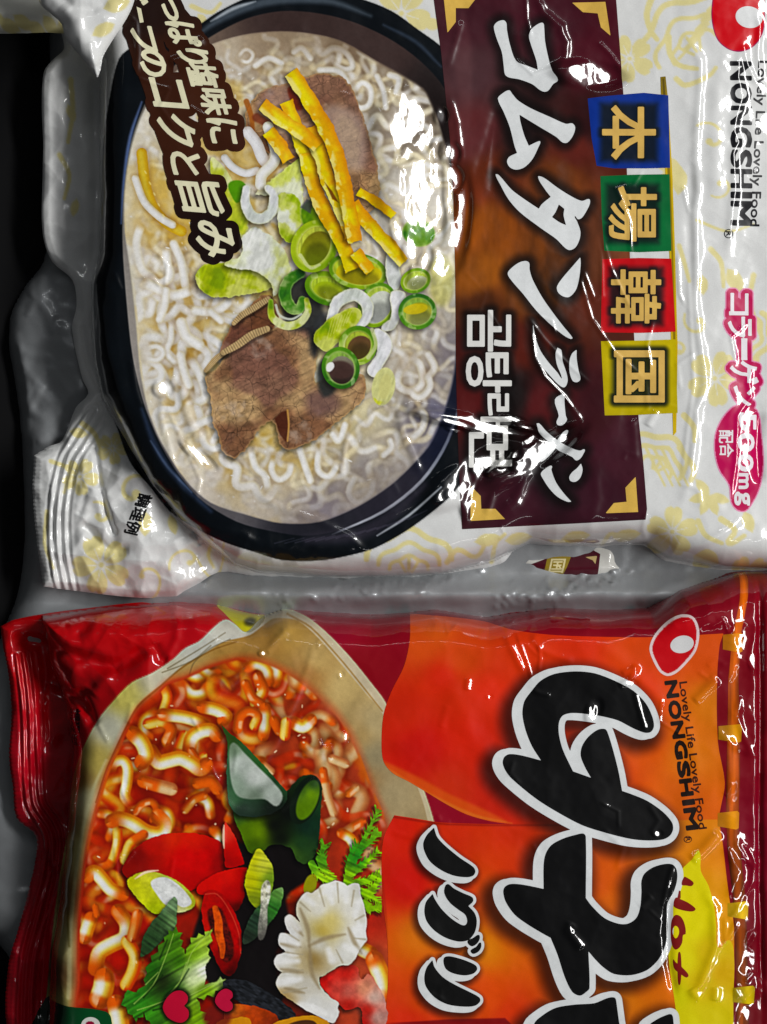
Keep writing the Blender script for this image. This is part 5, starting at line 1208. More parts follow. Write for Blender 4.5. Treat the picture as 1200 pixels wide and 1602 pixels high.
for P, w, pal in [([(404, 1060), (412, 1080), (400, 1100)], 16, ORA), ([(385, 1070), (396, 1092), (408, 1100)], 14, BRN), ([(255, 1072), (262, 1090), (256, 1112)], 14, ORA), ([(232, 1132), (254, 1128), (268, 1140), (262, 1158)], 16, ORA), ([(275, 1190), (280, 1170), (288, 1150)], 14, ORA),
                  ([(255, 1118), (285, 1121), (310, 1128), (320, 1136)], 18, WHI), ([(296, 1172), (300, 1154), (314, 1144), (330, 1142), (339, 1150)], 19, WHI), ([(300, 1175), (310, 1186), (318, 1182)], 12, ORA), ([(236, 1175), (248, 1192), (262, 1190), (282, 1186), (300, 1194), (314, 1203), (322, 1196)], 20, WHI),
                  ([(318, 1106), (338, 1110), (354, 1120), (350, 1126)], 18, WHI), ([(415, 1108), (416, 1130), (412, 1150)], 16, WHI), ([(372, 1140), (376, 1120), (390, 1112), (403, 1120), (398, 1135)], 14, ORA), ([(208, 1148), (222, 1162), (229, 1182), (222, 1192)], 21, WHI), ([(172, 1210), (178, 1194), (192, 1190), (200, 1202), (199, 1225), (196, 1246), (210, 1262)], 15, WHI),
                  ([(225, 1222), (245, 1228), (268, 1234)], 18, PAL), ([(310, 1225), (330, 1222), (340, 1234)], 16, ORA), ([(212, 1270), (222, 1258), (238, 1254), (246, 1268), (240, 1282)], 11, BRN), ([(290, 1266), (304, 1250), (318, 1244)], 13, BRN), ([(176, 1284), (186, 1280), (207, 1286), (231, 1301), (252, 1303), (258, 1289), (247, 1276)], 20, WHI),
                  ([(184, 1290), (184, 1320), (172, 1352), (150, 1358)], 14, ORA), ([(225, 1305), (204, 1320), (196, 1345)], 14, ORA), ([(138, 1370), (148, 1363), (160, 1374), (174, 1390), (192, 1398)], 19, WHI), ([(186, 1425), (199, 1445), (196, 1466), (174, 1478), (156, 1490), (150, 1515)], 21, WHI), ([(143, 1436), (138, 1450), (133, 1466)], 19, WHI), ([(150, 1418), (152, 1430)], 10, BRN),
                  ([(164, 1530), (162, 1545), (156, 1562)], 28, WHI), ([(182, 1570), (186, 1590), (190, 1620)], 25, WHI), ([(200, 1472), (212, 1495), (208, 1520), (198, 1540)], 18, ORA), ([(216, 1430), (212, 1450), (208, 1465)], 16, BRN), ([(460, 1130), (474, 1136), (486, 1126)], 18, WHI), ([(430, 1128), (438, 1142)], 16, ORA), ([(448, 1130), (446, 1150)], 15, ORA),
                  ([(520, 1186), (540, 1194)], 13, PAL), ([(546, 1240), (556, 1232)], 12, PAL), ([(506, 1205), (512, 1240), (522, 1270)], 12, PAL), ([(540, 1300), (552, 1292), (566, 1284)], 13, PAL), ([(535, 1302), (548, 1310), (560, 1330)], 15, WHI), ([(560, 1480), (580, 1490)], 20, WHI), ([(586, 1500), (598, 1530), (602, 1560)], 24, WHI), ([(390, 1200), (410, 1196), (424, 1206)], 12, PAL)]:
    CB.noodle(P, w * 1.25, pal, 0.28, off=(-0.35, -0.05), clip=soup2.grow(-3), gloss=0.5, wet=((206, 92, 8), -1 if pal is WHI else int(P[0][0])), feather=3)
blur(CB, soup2, 1)
for i in range(90):
    x = rnd.uniform(140, 560); y = rnd.uniform(1070, 1560)
    if x > 240 and y > 1300: continue
    CB.fill(ell(x, y, rnd.uniform(1.0, 3), rnd.uniform(0.8, 1.5), rnd.uniform(0, 180)), (255, 226, 190), 1.5, rnd.uniform(0.4, 0.9), soup2.grow(-8))

food2 = []
def dish(name, shape, col, label=None, shadow=6, dark=0.6, dx=-3, dy=4):
    shape = ragged(shape, 1.4, 8, len(food2) + 40)
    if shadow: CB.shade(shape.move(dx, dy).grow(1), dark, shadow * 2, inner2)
    CB.fill(shape, col, 1.4); food2.append((name, shape & B_out.grow(-2), label))
Q = lambda pts, k, ox, oy: poly(scaled(pts, k, ox, oy), True, 4)
def tonal(pts, seed, amp=0.12, sc=20, streak=None):
    g = idw(pts)
    def f(X, Y, d):
        n = fbm(X, Y, sc, seed, 3) - 0.5
        if streak is not None:
            a = math.radians(streak); n = n * 0.4 + 0.9 * (vnoise(X*math.cos(a) + Y*math.sin(a), (-X*math.sin(a) + Y*math.cos(a)) * 0.06, 3.5, seed + 2) - 0.5)
        return np.clip(g(X, Y) * (1 + 2 * amp * n)[..., None], 0, 255)
    return f
# dark kelp behind everything
kelp = poly([(352, 1310), (390, 1320), (430, 1300), (470, 1320), (500, 1340), (490, 1370), (450, 1400), (452, 1440), (430, 1500), (440, 1570), (380, 1560), (330, 1540), (300, 1480), (330, 1400), (360, 1390), (340, 1350)], True)
CB.fill(kelp, (18, 14, 15), 8); food2.append(('kelp', kelp, 'black kelp behind the vegetables'))
dish('pepper_slice', Q([(365, 640), (390, 580), (430, 520), (520, 455), (640, 415), (800, 408), (930, 440), (1010, 490), (1060, 600), (1000, 690), (880, 720), (800, 770), (700, 730), (560, 660), (450, 680), (400, 690)], 4, 100, 1200), tonal([(215, 1340, (120, 8, 4)), (240, 1320, (176, 20, 4)), (270, 1310, (206, 44, 8)), (300, 1312, (206, 30, 6)), (290, 1340, (206, 4, 0)), (320, 1350, (190, 2, 0)), (300, 1380, (170, 0, 0)), (345, 1350, (140, 4, 2)), (210, 1365, (130, 14, 2))], 251, 0.06), 'big red pepper piece with a soft shine')
dish('pepper_slice', Q([(1010, 340), (1040, 380), (1080, 450), (1120, 560), (1130, 600), (1100, 615), (1020, 625), (1005, 560), (998, 450)], 4, 100, 1200), tonal([(352, 1300, (206, 60, 40)), (370, 1330, (190, 10, 4)), (360, 1350, (160, 4, 2))], 253), 'pointed red pepper tip')
CB.fill(stroke([(351, 1290), (350, 1310), (351, 1326)], 1, 1, 4), (250, 196, 170), 2)
dish('pepper_slice', Q([(1145, 625), (1150, 660), (1128, 720), (1130, 800), (1100, 880), (1060, 900), (1000, 820), (940, 780), (880, 800), (830, 770), (870, 710), (950, 665), (1050, 635)], 4, 100, 1200), tonal([(330, 1380, (200, 14, 4)), (360, 1364, (206, 20, 6)), (385, 1365, (180, 4, 0)), (370, 1400, (170, 2, 0)), (375, 1420, (70, 6, 4))], 255, 0.08), 'red pepper strip above the chilli ring')
dish('leek_slice', Q([(400, 712), (440, 672), (520, 650), (620, 665), (720, 715), (800, 790), (825, 840), (800, 885), (720, 908), (660, 900), (570, 915), (500, 860), (430, 780)], 4, 100, 1200), tonal([(205, 1380, (190, 190, 20)), (230, 1366, (206, 206, 60)), (220, 1400, (206, 210, 40)), (240, 1424, (170, 186, 10)), (300, 1410, (170, 176, 40)), (285, 1424, (206, 210, 150)), (262, 1372, (190, 196, 80))], 257, 0.15, 8), 'cut leek slice, white inside a yellow green skin')
CB.fill(Q([(545, 720), (590, 690), (650, 690), (720, 735), (780, 800), (800, 850), (750, 875), (690, 850), (640, 860), (580, 790)], 4, 100, 1200), lambda X, Y, d: np.array([226, 228, 226], F) * (0.9 + 0.2 * fbm(X, Y, 5, 259))[..., None], 3)
CB.fill(stroke([(212, 1374), (228, 1364), (248, 1361)], 1, 1, 4), (250, 220, 190), 2, 0.9)
dish('chilli_ring', Q([(885, 790), (930, 768), (975, 780), (1030, 840), (1080, 930), (1110, 1030), (1112, 1130), (1090, 1230), (1050, 1300), (1000, 1290), (950, 1200), (900, 1080), (870, 960), (866, 850)], 4, 100, 1200), tonal([(325, 1400, (176, 12, 6)), (350, 1420, (160, 6, 2)), (372, 1470, (176, 4, 2)), (330, 1450, (190, 24, 10)), (350, 1510, (130, 4, 2)), (360, 1520, (60, 4, 4))], 261, 0.14, 8), 'cut red chilli with an orange pith')
CB.fill(Q([(900, 900), (950, 870), (990, 890), (1030, 990), (1060, 1090), (1060, 1180), (1020, 1220), (980, 1170), (960, 1080), (920, 1010)], 4, 100, 1200), lambda X, Y, d: np.array([60, 14, 10], F) * (0.4 + 1.6 * fbm(X, Y, 6, 263, 3))[..., None], 5, 0.95)
CB.fill(stroke([(337, 1420), (342, 1440), (343, 1460), (348, 1480), (348, 1496)], 9, 6, 13), lambda X, Y, d: np.array([206, 84, 16], F) * (0.7 + 0.6 * fbm(X, Y, 6, 265))[..., None], 2)
CB.fill(stroke([(322, 1398), (340, 1398), (360, 1425), (374, 1460), (377, 1490)], 1.5), (230, 120, 90), 2, 0.5)
# rolled courgette leaves
dish('courgette_roll', poly([(366, 1262), (390, 1274), (425, 1270), (450, 1236), (470, 1215), (490, 1211), (503, 1226), (503, 1260), (500, 1300), (496, 1330), (480, 1350), (466, 1345), (455, 1325), (425, 1320), (412, 1330), (392, 1334), (380, 1310)], True), tonal([(385, 1300, (92, 124, 6)), (405, 1300, (110, 140, 8)), (395, 1325, (70, 100, 10)), (372, 1275, (60, 96, 40)), (430, 1290, (8, 12, 8)), (450, 1270, (6, 10, 6)), (440, 1310, (10, 16, 8)), (460, 1330, (60, 92, 30)), (470, 1320, (30, 60, 30)), (490, 1290, (20, 52, 34)), (498, 1260, (24, 56, 30)), (480, 1290, (16, 40, 30))], 267), 'dark green courgette roll with light green streaks')
CB.fill(ell(478, 1250, 21, 40, 22), (16, 30, 18), 3); CB.fill(ell(482, 1250, 15, 33, 22), tonal([(475, 1235, (60, 90, 30)), (486, 1240, (120, 156, 14)), (476, 1265, (96, 132, 12)), (490, 1225, (40, 70, 30))], 269), 4)
dish('courgette_leaf', Q([(170, 120, 1), (215, 165), (300, 235), (400, 335), (500, 445), (562, 515, 1), (555, 575), (480, 640), (380, 662), (290, 655), (240, 625), (212, 540), (205, 400), (212, 250), (195, 180)], 3.75, 300, 1100), tonal([(350, 1145, (50, 80, 30)), (359, 1200, (60, 100, 70)), (365, 1250, (60, 96, 66)), (380, 1268, (40, 56, 46)), (410, 1194, (50, 96, 46)), (440, 1228, (36, 70, 40)), (430, 1265, (20, 28, 22))], 271), 'pale courgette slice with a dark green rim')
CB.fill(Q([(225, 250), (250, 230), (310, 290), (400, 380), (490, 470), (535, 540), (500, 600), (430, 560), (340, 560), (270, 540), (235, 470), (222, 350)], 3.75, 300, 1100), tonal([(366, 1175, (120, 140, 116)), (376, 1190, (196, 202, 196)), (400, 1215, (216, 220, 216)), (370, 1230, (150, 166, 150)), (425, 1245, (176, 184, 176)), (400, 1245, (120, 134, 118))], 273, 0.06, 9), 4, 0.95)
# leek pair
dish('leek_slice', Q([(395, 850), (430, 880), (470, 940), (482, 1020), (470, 1100), (430, 1170), (390, 1200), (350, 1170), (320, 1100), (312, 1040), (345, 930), (370, 875)], 3.75, 300, 1100), tonal([(398, 1345, (206, 206, 30)), (390, 1375, (190, 190, 10)), (410, 1350, (206, 210, 80)), (425, 1375, (110, 140, 40)), (400, 1410, (130, 146, 30))], 275, 0.15, 10, 100), 'yellow green leek tip')
dish('leek_slice', Q([(535, 1080), (538, 1120), (520, 1190), (480, 1260), (420, 1330), (340, 1400), (300, 1410), (310, 1330), (340, 1260), (400, 1180), (460, 1110), (510, 1082)], 3.75, 300, 1100), tonal([(435, 1395, (80, 130, 50)), (430, 1420, (50, 110, 40)), (400, 1440, (40, 60, 46)), (385, 1470, (40, 52, 40)), (440, 1390, (130, 160, 110))], 277, 0.25, 8, 120), 'dark green leek slice with a pale core')
CB.fill(poly([(410, 1385), (420, 1376), (424, 1395), (419, 1420), (418, 1450), (408, 1470), (404, 1450), (408, 1420)], True), lambda X, Y, d: np.array([206, 202, 190], F) * (0.25 + 1.2 * fbm(X, Y, 6, 279, 3) * sstep(1480, 1400, Y) + 0.2)[..., None], 3, 0.9)
dish('leek_slice', Q([(690, 812), (715, 840), (708, 900), (700, 1000), (640, 1060), (560, 1140), (485, 1185), (480, 1160), (500, 1060), (560, 960), (620, 890)], 4, 100, 1200), tonal([(270, 1412, (120, 150, 110)), (250, 1440, (56, 84, 50)), (235, 1470, (40, 66, 36)), (275, 1440, (96, 126, 80))], 281, 0.3, 6, 125), 'dark green leek leaf beside the celery')
# celery leaf, serrated
def serr(pts, amp=5, n=7, seed=1):
    P = smooth(pts, True, n); r_ = random.Random(seed); out = []
    for i, p in enumerate(P):
        a = np.array(P[i-1]); b = np.array(P[(i+1) % len(P)]); t = b - a; t = t / (np.linalg.norm(t) + 1e-6)
        k = amp * (1 if i % 2 else -0.6) * r_.uniform(0.5, 1.2)
        out.append((p[0] + t[1] * k - t[0] * amp * 0.5 * (i % 2), p[1] - t[0] * k - t[1] * amp * 0.5 * (i % 2)))
    return out

celery = poly(scaled(serr([(60, 920), (180, 890), (210, 780), (260, 660), (330, 560), (370, 490), (430, 500), (450, 570), (470, 640), (520, 540), (600, 520), (645, 490), (630, 600), (630, 680), (610, 850), (720, 810), (735, 840), (650, 930), (560, 950), (600, 1060), (620, 1130), (250, 1130), (190, 1060), (140, 1090), (70, 1010)], 17, 3, 3), 4.286, 180, 1340))
dish('celery_leaf', celery, tonal([(270, 1470, (70, 120, 20)), (240, 1520, (40, 96, 20)), (215, 1560, (50, 120, 30)), (230, 1590, (60, 130, 30)), (300, 1490, (120, 160, 30)), (320, 1470, (150, 180, 60)), (305, 1530, (206, 220, 170)), (318, 1520, (230, 236, 216)), (280, 1500, (60, 110, 16)), (320, 1550, (110, 150, 20)), (300, 1590, (120, 160, 20)), (270, 1550, (30, 70, 16)), (255, 1535, (30, 40, 16))], 283, 0.28, 9, 60), 'bright green celery leaf')
for P in ([(210, 1570), (240, 1540), (262, 1490), (272, 1460)], [(260, 1560), (285, 1530), (300, 1490), (325, 1460)], [(215, 1580), (250, 1568), (290, 1548)], [(290, 1560), (320, 1545), (345, 1532)], [(228, 1540), (248, 1520)], [(284, 1530), (292, 1505)]): CB.fill(stroke(P, 1.5, 1), (176, 206, 110), 1.5, 0.7)
for P in ([(225, 1560), (255, 1525)], [(275, 1550), (296, 1515)], [(250, 1500), (262, 1470)], [(240, 1580), (280, 1570)]): CB.fill(stroke(P, 3, 2), (14, 36, 8), 3, 0.6)
# dill
dill_P = [[(540, 1385), (552, 1350), (566, 1320), (580, 1290), (592, 1265)], [(550, 1365), (575, 1345), (592, 1330)], [(552, 1380), (576, 1376), (594, 1366)], [(560, 1390), (580, 1400), (594, 1412)], [(500, 1342), (508, 1360), (520, 1375)], [(488, 1350), (500, 1368), (520, 1382)], [(565, 1325), (584, 1310), (592, 1300)], [(574, 1400), (590, 1380), (596, 1370)], [(570, 1410), (580, 1420), (596, 1418)], [(545, 1370), (548, 1340), (560, 1318)], [(506, 1350), (504, 1330), (508, 1320)]]
dsh = None
for P in dill_P:
    s_ = stroke(P, 11, 3, 9); dsh = s_ if dsh is None else dsh | s_
    for k in range(len(P) - 1):
        for t in (0.2, 0.5, 0.8):
            x = P[k][0] + t * (P[k+1][0] - P[k][0]); y = P[k][1] + t * (P[k+1][1] - P[k][1])
            a = math.atan2(P[k+1][1] - P[k][1], P[k+1][0] - P[k][0])
            for sg in (-0.7, 0.7):
                dsh = dsh | stroke([(x, y), (x + 12 * math.cos(a + sg), y + 12 * math.sin(a + sg))], 5, 1.2)
dsh = dsh & poly([(470, 1250), (597, 1250), (597, 1430), (470, 1430)])
dish('dill_sprig', dsh, tonal([(585, 1280, (110, 160, 30)), (560, 1340, (40, 120, 30)), (585, 1350, (150, 200, 20)), (590, 1400, (140, 190, 10)), (505, 1345, (80, 140, 30)), (510, 1370, (150, 196, 30)), (545, 1375, (130, 180, 20))], 285, 0.3, 6, 115), 'bright green dill sprig above the white flower', 4)
CB.fill(poly([(480, 1372), (492, 1366), (496, 1380), (490, 1395), (476, 1394)], True), (150, 150, 20), 3)
# squid flower and crab stick
dish('crab_stick', Q([(500, 1010), (560, 960), (640, 910), (740, 885), (800, 915), (830, 1000), (880, 955), (950, 1040), (1010, 1170), (1020, 1360), (850, 1370), (820, 1230), (700, 1245), (650, 1200), (570, 1130)], 5, 400, 1330), tonal([(505, 1530, (196, 20, 16)), (540, 1520, (206, 40, 30)), (545, 1550, (206, 110, 96)), (530, 1545, (196, 70, 60)), (570, 1545, (206, 140, 110)), (585, 1560, (216, 190, 176)), (545, 1572, (176, 30, 20)), (575, 1580, (176, 26, 16)), (590, 1590, (196, 160, 150)), (568, 1600, (150, 16, 10))], 287, 0.2, 12), 'red and pink crab stick piece')
squid = Q([(400, 320), (440, 330), (520, 265), (580, 245), (630, 230), (680, 245), (720, 275, 1), (760, 250), (812, 258), (822, 330), (835, 380), (850, 430), (872, 560), (860, 620, 1), (872, 690), (820, 760), (790, 820), (740, 885), (650, 900), (590, 940), (530, 980), (500, 990), (512, 1060), (570, 1130), (650, 1190), (640, 1230, 1), (657, 1262), (640, 1310), (600, 1350), (480, 1290), (400, 1250), (330, 1205), (250, 1150), (200, 1110, 1), (162, 1050), (170, 1000), (205, 950, 1), (160, 915), (145, 860), (180, 810), (240, 790, 1), (190, 740), (178, 680), (200, 640), (270, 650, 1), (235, 590), (230, 520), (270, 497), (345, 550, 1), (322, 490), (320, 420), (350, 370)], 5, 400, 1330)
dish('squid_flower', squid, tonal([(530, 1385, (238, 238, 234)), (500, 1420, (226, 224, 214)), (550, 1420, (228, 226, 216)), (560, 1460, (238, 238, 236)), (515, 1440, (206, 190, 120)), (505, 1455, (190, 168, 84)), (500, 1475, (214, 212, 202)), (540, 1490, (222, 222, 216)), (490, 1500, (150, 124, 70)), (478, 1505, (190, 176, 140)), (455, 1460, (226, 226, 224)), (440, 1490, (226, 226, 222)), (450, 1530, (222, 222, 216)), (445, 1560, (176, 150, 100)), (490, 1570, (226, 226, 222)), (520, 1590, (230, 230, 228)), (480, 1540, (206, 202, 190)), (570, 1390, (206, 206, 196))], 289, 0.02, 24), 'white squid piece cut like a flower', 8)
for P in ([(470, 1420), (482, 1452), (484, 1480)], [(484, 1478), (510, 1466), (540, 1460)], [(545, 1450), (556, 1475), (566, 1490)], [(455, 1440), (474, 1462)], [(440, 1475), (470, 1480)], [(440, 1515), (474, 1520)], [(446, 1545), (476, 1552)], [(485, 1480), (488, 1520), (500, 1545)]): CB.fill(stroke(P, 3, 2, 7), (150, 134, 104), 6, 0.75)
for P in ([(500, 1400), (515, 1390), (535, 1384)], [(560, 1440), (568, 1460)], [(448, 1490), (466, 1494)], [(450, 1530), (466, 1534)], [(480, 1570), (510, 1582)]): CB.fill(stroke(P, 3, 2, 8), (246, 246, 246), 6, 0.6)
for P in ([(452, 1436), (466, 1452)], [(442, 1466), (466, 1476)], [(434, 1502), (466, 1502)], [(438, 1536), (470, 1530)], [(472, 1572), (518, 1588)], [(474, 1400), (490, 1412)], [(512, 1386), (520, 1410)], [(540, 1384), (542, 1408)], [(562, 1410), (556, 1430)], [(570, 1450), (556, 1452)], [(556, 1486), (540, 1478)], [(520, 1500), (514, 1484)]):
    CB.fill(stroke(P, 13, 8), (246, 246, 244), 9, 0.8, squid)
for P in ([(470, 1410), (486, 1424)], [(500, 1388), (508, 1416)], [(528, 1380), (530, 1410)], [(554, 1392), (550, 1416)], [(570, 1430), (556, 1438)], [(572, 1468), (552, 1466)], [(536, 1504), (526, 1484)], [(446, 1456), (468, 1470)], [(446, 1488), (474, 1492)], [(440, 1520), (474, 1516)], [(444, 1552), (480, 1544)]):
    CB.fill(stroke(P, 3, 1.5), (168, 158, 134), 4, 0.75, squid)
# bottom: mussel shell, mushroom pieces, hearts, green tab
dish('kelp', poly([(350, 1535), (380, 1532), (410, 1545), (450, 1572), (462, 1590), (440, 1594), (400, 1580), (360, 1556)], True), lambda X, Y, d: (np.array([30, 32, 36], F) * (0.7 + 0.9 * vnoise(X * 0.4 + Y * 0.3, Y - 0.55 * X, 3, 291))[..., None]), 'dark grey kelp strip at the bottom')
dish('mushroom_slice', poly([(352, 1575), (376, 1570), (410, 1576), (436, 1594), (420, 1620), (360, 1620)], True), tonal([(360, 1580, (190, 100, 30)), (400, 1590, (180, 70, 10)), (420, 1600, (140, 50, 10))], 293, 0.2, 9), 'orange brown mushroom slice')
dish('mushroom_slice', poly([(425, 1605), (450, 1592), (480, 1588), (505, 1592), (520, 1606), (515, 1640), (425, 1640)], True), (206, 146, 30), 'mushroom cap edge at the bottom'); CB.fill(poly([(440, 1612), (460, 1598), (490, 1596), (500, 1612), (495, 1640), (440, 1640)], True), (80, 50, 26), 3)
dish('mushroom_slice', poly([(340, 1598), (365, 1592), (390, 1592), (388, 1615), (340, 1620)], True), (206, 140, 24), 'small orange mushroom piece')
CB.fill(ell(340, 1590, 22, 18), (110, 30, 24), 10, 0.8)
heart = lambda pts: Q(pts, 4.286, 180, 1340)
crisp(CB, bowl2, 0.6, 0.035)
h1 = heart([(322, 1010), (345, 950), (395, 903), (450, 896), (488, 930), (486, 970), (464, 997, 1), (494, 1030), (490, 1080), (450, 1110), (400, 1102), (350, 1070)]); h2 = heart([(672, 965), (695, 910), (740, 882), (783, 900), (790, 935), (770, 957, 1), (790, 985), (785, 1020), (745, 1035), (700, 1010)])
for h_ in (h1, h2): CB.shade(h_.grow(4), 0.8, 8)
tab = poly([(60, 1578), (120, 1576), (165, 1582), (174, 1592), (174, 1690), (40, 1690)], True)
# ================================================================== red packet: the object and its printed parts
OB = W(600, 1300, -130)
PB = thing('noodle_packet', 'red and orange noodle packet with huge black lettering and spicy soup', 'noodle packet', OB, 'instant noodle packets')
def B(name, shape, layer, col, parent=None, mat=M_print, r=1, label=None):
    o = stick(name, SR, shape, layer, col, mat, parent or PB, r, OB)
    if o is not None and label: o['label'] = label
    return o
B('film', B_out, 0, CB, mat=M_red, r=2)
B('yellow_mark', tag_y & B_out.grow(-1), 1, lambda X, Y, d: np.array([196, 190, 16], F) * (1 - 0.75 * sstep(14, 4, np.hypot(X - 390, (Y - 974) * 1.4)))[..., None])
pic2 = B('bowl_picture', bowl2 & B_out.grow(-1), 1, CB, mat=M_red)
s2 = B('soup', soup2 & B_out.grow(-1), 2, CB, pic2, label='red spicy broth and noodles of the picture')
for i, (n, s_, lb) in enumerate(food2):
    B(n, s_, 3 + 0.25 * i, CB, pic2, label=lb)
B('heart', h1 & B_out.grow(-1), 11, (196, 10, 50), label='larger pink red heart'); B('heart', h2 & B_out.grow(-1), 11, (196, 16, 60), label='smaller pink red heart')
tb = B('green_tab', tab & B_out.grow(-1), 11, lambda X, Y, d: np.array([6, 70, 34], F) * (0.4 + 0.6 * sstep(70, 150, X))[..., None])
B('tab_roundel', ell(142, 1604, 15, 13), 12, lambda X, Y, d: np.where((np.hypot(X - 141, Y - 1605) < 8)[..., None], np.array([130, 10, 50], F), np.array([206, 206, 200], F)), tb)

# orange banners
bn1 = poly([(642, 962, 1), (700, 966), (760, 974), (800, 985), (850, 992), (900, 995), (1010, 997), (1132, 991, 1), (1126, 1010), (1122, 1060), (1123, 1160), (1134, 1225), (1128, 1262), (1122, 1290, 1), (1000, 1292), (800, 1288), (765, 1283), (730, 1273), (700, 1258), (670, 1240), (640, 1222), (614, 1208), (600, 1190), (597, 1160), (600, 1118), (612, 1082), (632, 1042), (641, 1002)], True, 4)
bn2 = poly([(617, 1274, 1), (650, 1279), (690, 1285), (800, 1288), (960, 1285), (1122, 1282, 1), (1128, 1300), (1140, 1400), (1148, 1450), (1147, 1560), (1147, 1690, 1), (606, 1690, 1), (603, 1600), (607, 1535), (606, 1470), (600, 1416), (597, 1366), (600, 1310)], True, 4)
b1c = idw([(680, 985, (206, 92, 26)), (660, 1010, (206, 84, 22)), (720, 1030, (202, 76, 18)), (640, 1110, (192, 44, 12)), (660, 1170, (184, 22, 10)), (760, 1090, (200, 48, 12)), (740, 1160, (196, 40, 12)), (690, 1060, (200, 44, 8)), (900, 1010, (206, 54, 12)), (1000, 1010, (206, 76, 16)), (840, 1020, (206, 60, 14)), (950, 1220, (204, 76, 14)), (1010, 1160, (206, 90, 16)),
            (1080, 1180, (208, 118, 18)), (1110, 1100, (206, 120, 22)), (1100, 1030, (200, 84, 20)), (780, 1230, (186, 36, 12)), (700, 1235, (190, 50, 14)), (840, 1180, (200, 50, 10)), (1060, 1260, (206, 100, 18)), (1000, 1080, (206, 64, 12))])
b2c = idw([(620, 1290, (200, 36, 12)), (700, 1300, (202, 52, 12)), (640, 1380, (190, 22, 6)), (700, 1400, (200, 50, 10)), (780, 1400, (206, 90, 16)), (660, 1460, (206, 116, 18)), (760, 1480, (210, 126, 16)), (800, 1450, (206, 100, 14)), (660, 1560, (204, 76, 12)), (760, 1560, (206, 80, 12)), (640, 1600, (200, 50, 14)), (800, 1300, (190, 50, 10)), (800, 1350, (196, 60, 12)),
            (930, 1380, (206, 92, 14)), (960, 1420, (206, 104, 16)), (980, 1560, (208, 120, 16)), (1000, 1540, (206, 110, 16)), (900, 1590, (190, 90, 12)), (1120, 1320, (210, 130, 20)), (1110, 1400, (212, 144, 18)), (1140, 1440, (214, 150, 20)), (800, 1590, (196, 60, 10)), (1040, 1530, (206, 110, 16))])
jit = lambda c: (lambda X, Y, d: c(X, Y) * (0.93 + 0.14 * fbm(X, Y, 60, 301, 4))[..., None])
CO = Canvas(590, 950, 1170, 1680, (200, 60, 14))
CO.fill(bn1.grow(3), jit(b1c), 1); CO.fill(bn2, jit(b2c), 1)
CO.fill(stroke([(600, 1192), (640, 1220), (700, 1256), (790, 1284)], 5, 3, 30), (206, 90, 20), 8, 0.8, bn1); CO.fill(stroke([(604, 1200), (660, 1236), (740, 1274), (800, 1287)], 3, 2, 6), (216, 130, 50), 5, 0.6, bn1)
CO.fill(stroke([(612, 1276), (700, 1288), (900, 1290)], 3, 2), (120, 20, 8), 4, 0.7); CO.fill(stroke([(597, 1366), (604, 1440), (605, 1540)], 3), (120, 30, 10), 4, 0.4)
CO.fill(poly([(606, 1600), (700, 1594), (790, 1592), (800, 1602), (700, 1606)]), (110, 6, 16), 3, 0.9)

# big black letters and the smaller word
LT = lambda pts, ox, oy, k=4: poly(scaled(pts, k, ox, oy), True, 4)
neo = poly([(832, 1080), (845, 1065), (867, 1054), (900, 1050), (930, 1053), (962, 1065), (990, 1080), (1010, 1100), (1020, 1120), (1023, 1136), (1018, 1145), (1008, 1146), (990, 1139), (967, 1127), (945, 1121), (925, 1117.5), (895, 1115), (880, 1119), (874, 1130), (874, 1148), (880, 1172), (896, 1206, 1), (924, 1216, 1),
            (915, 1200), (908, 1182), (910, 1167), (920, 1152), (935, 1141), (946, 1140), (950, 1145), (958, 1170), (967, 1205), (973, 1237, 1), (990, 1243), (1013, 1253), (1037, 1270), (1051, 1286), (1053, 1297), (1048, 1307), (1037, 1313), (1013, 1314.5), (987, 1312), (950, 1303), (910, 1290), (867, 1267), (836, 1247), (800, 1217), (790, 1204), (786, 1192), (789, 1183), (797, 1179), (815, 1181), (846, 1189, 1), (832, 1167), (822, 1142), (817, 1117), (820, 1097)], True, 4)
gu = poly([(850, 1352), (853, 1335), (862, 1321), (880, 1311), (900, 1305), (912, 1303), (916, 1308), (916, 1404, 1), (925, 1416), (945, 1435), (967, 1444), (982, 1444), (995, 1435), (1001, 1418), (1003, 1395), (1003, 1378), (1008, 1366), (1022, 1356), (1040, 1351), (1052, 1352), (1058, 1360), (1059, 1375), (1054, 1393), (1044, 1412), (1043, 1430), (1044, 1450), (1041, 1477), (1030, 1500), (1012, 1517), (987, 1525), (960, 1523), (943, 1512), (930, 1499), (920, 1487, 1), (922, 1545), (917, 1551), (907, 1557), (895, 1551), (883, 1527), (872, 1493), (861, 1466, 1), (850, 1460), (825, 1445), (805, 1430), (791, 1410), (787, 1395), (789, 1387), (797, 1382), (812, 1382), (832, 1385.5), (850, 1389.5, 1)], True, 4)
ri = poly([(835, 1602), (850, 1587), (870, 1576), (900, 1571), (930, 1569), (950, 1561), (961, 1560), (964, 1566), (964, 1690), (820, 1690)], True, 4) | poly([(1014, 1606), (1026, 1595), (1040, 1588), (1050, 1586), (1053, 1596), (1054, 1690), (1012, 1690)], True, 4)
big = neo | gu | ri
out_big = big.grow(9.5) | big.move(-7, 1.5).grow(9.5)
no = LT([(395, 172, 1), (412, 225), (440, 262), (480, 300), (560, 365), (640, 420), (654, 448), (640, 475), (600, 485), (520, 475), (440, 440), (370, 385), (335, 320), (328, 270), (350, 220)], 580, 1250)
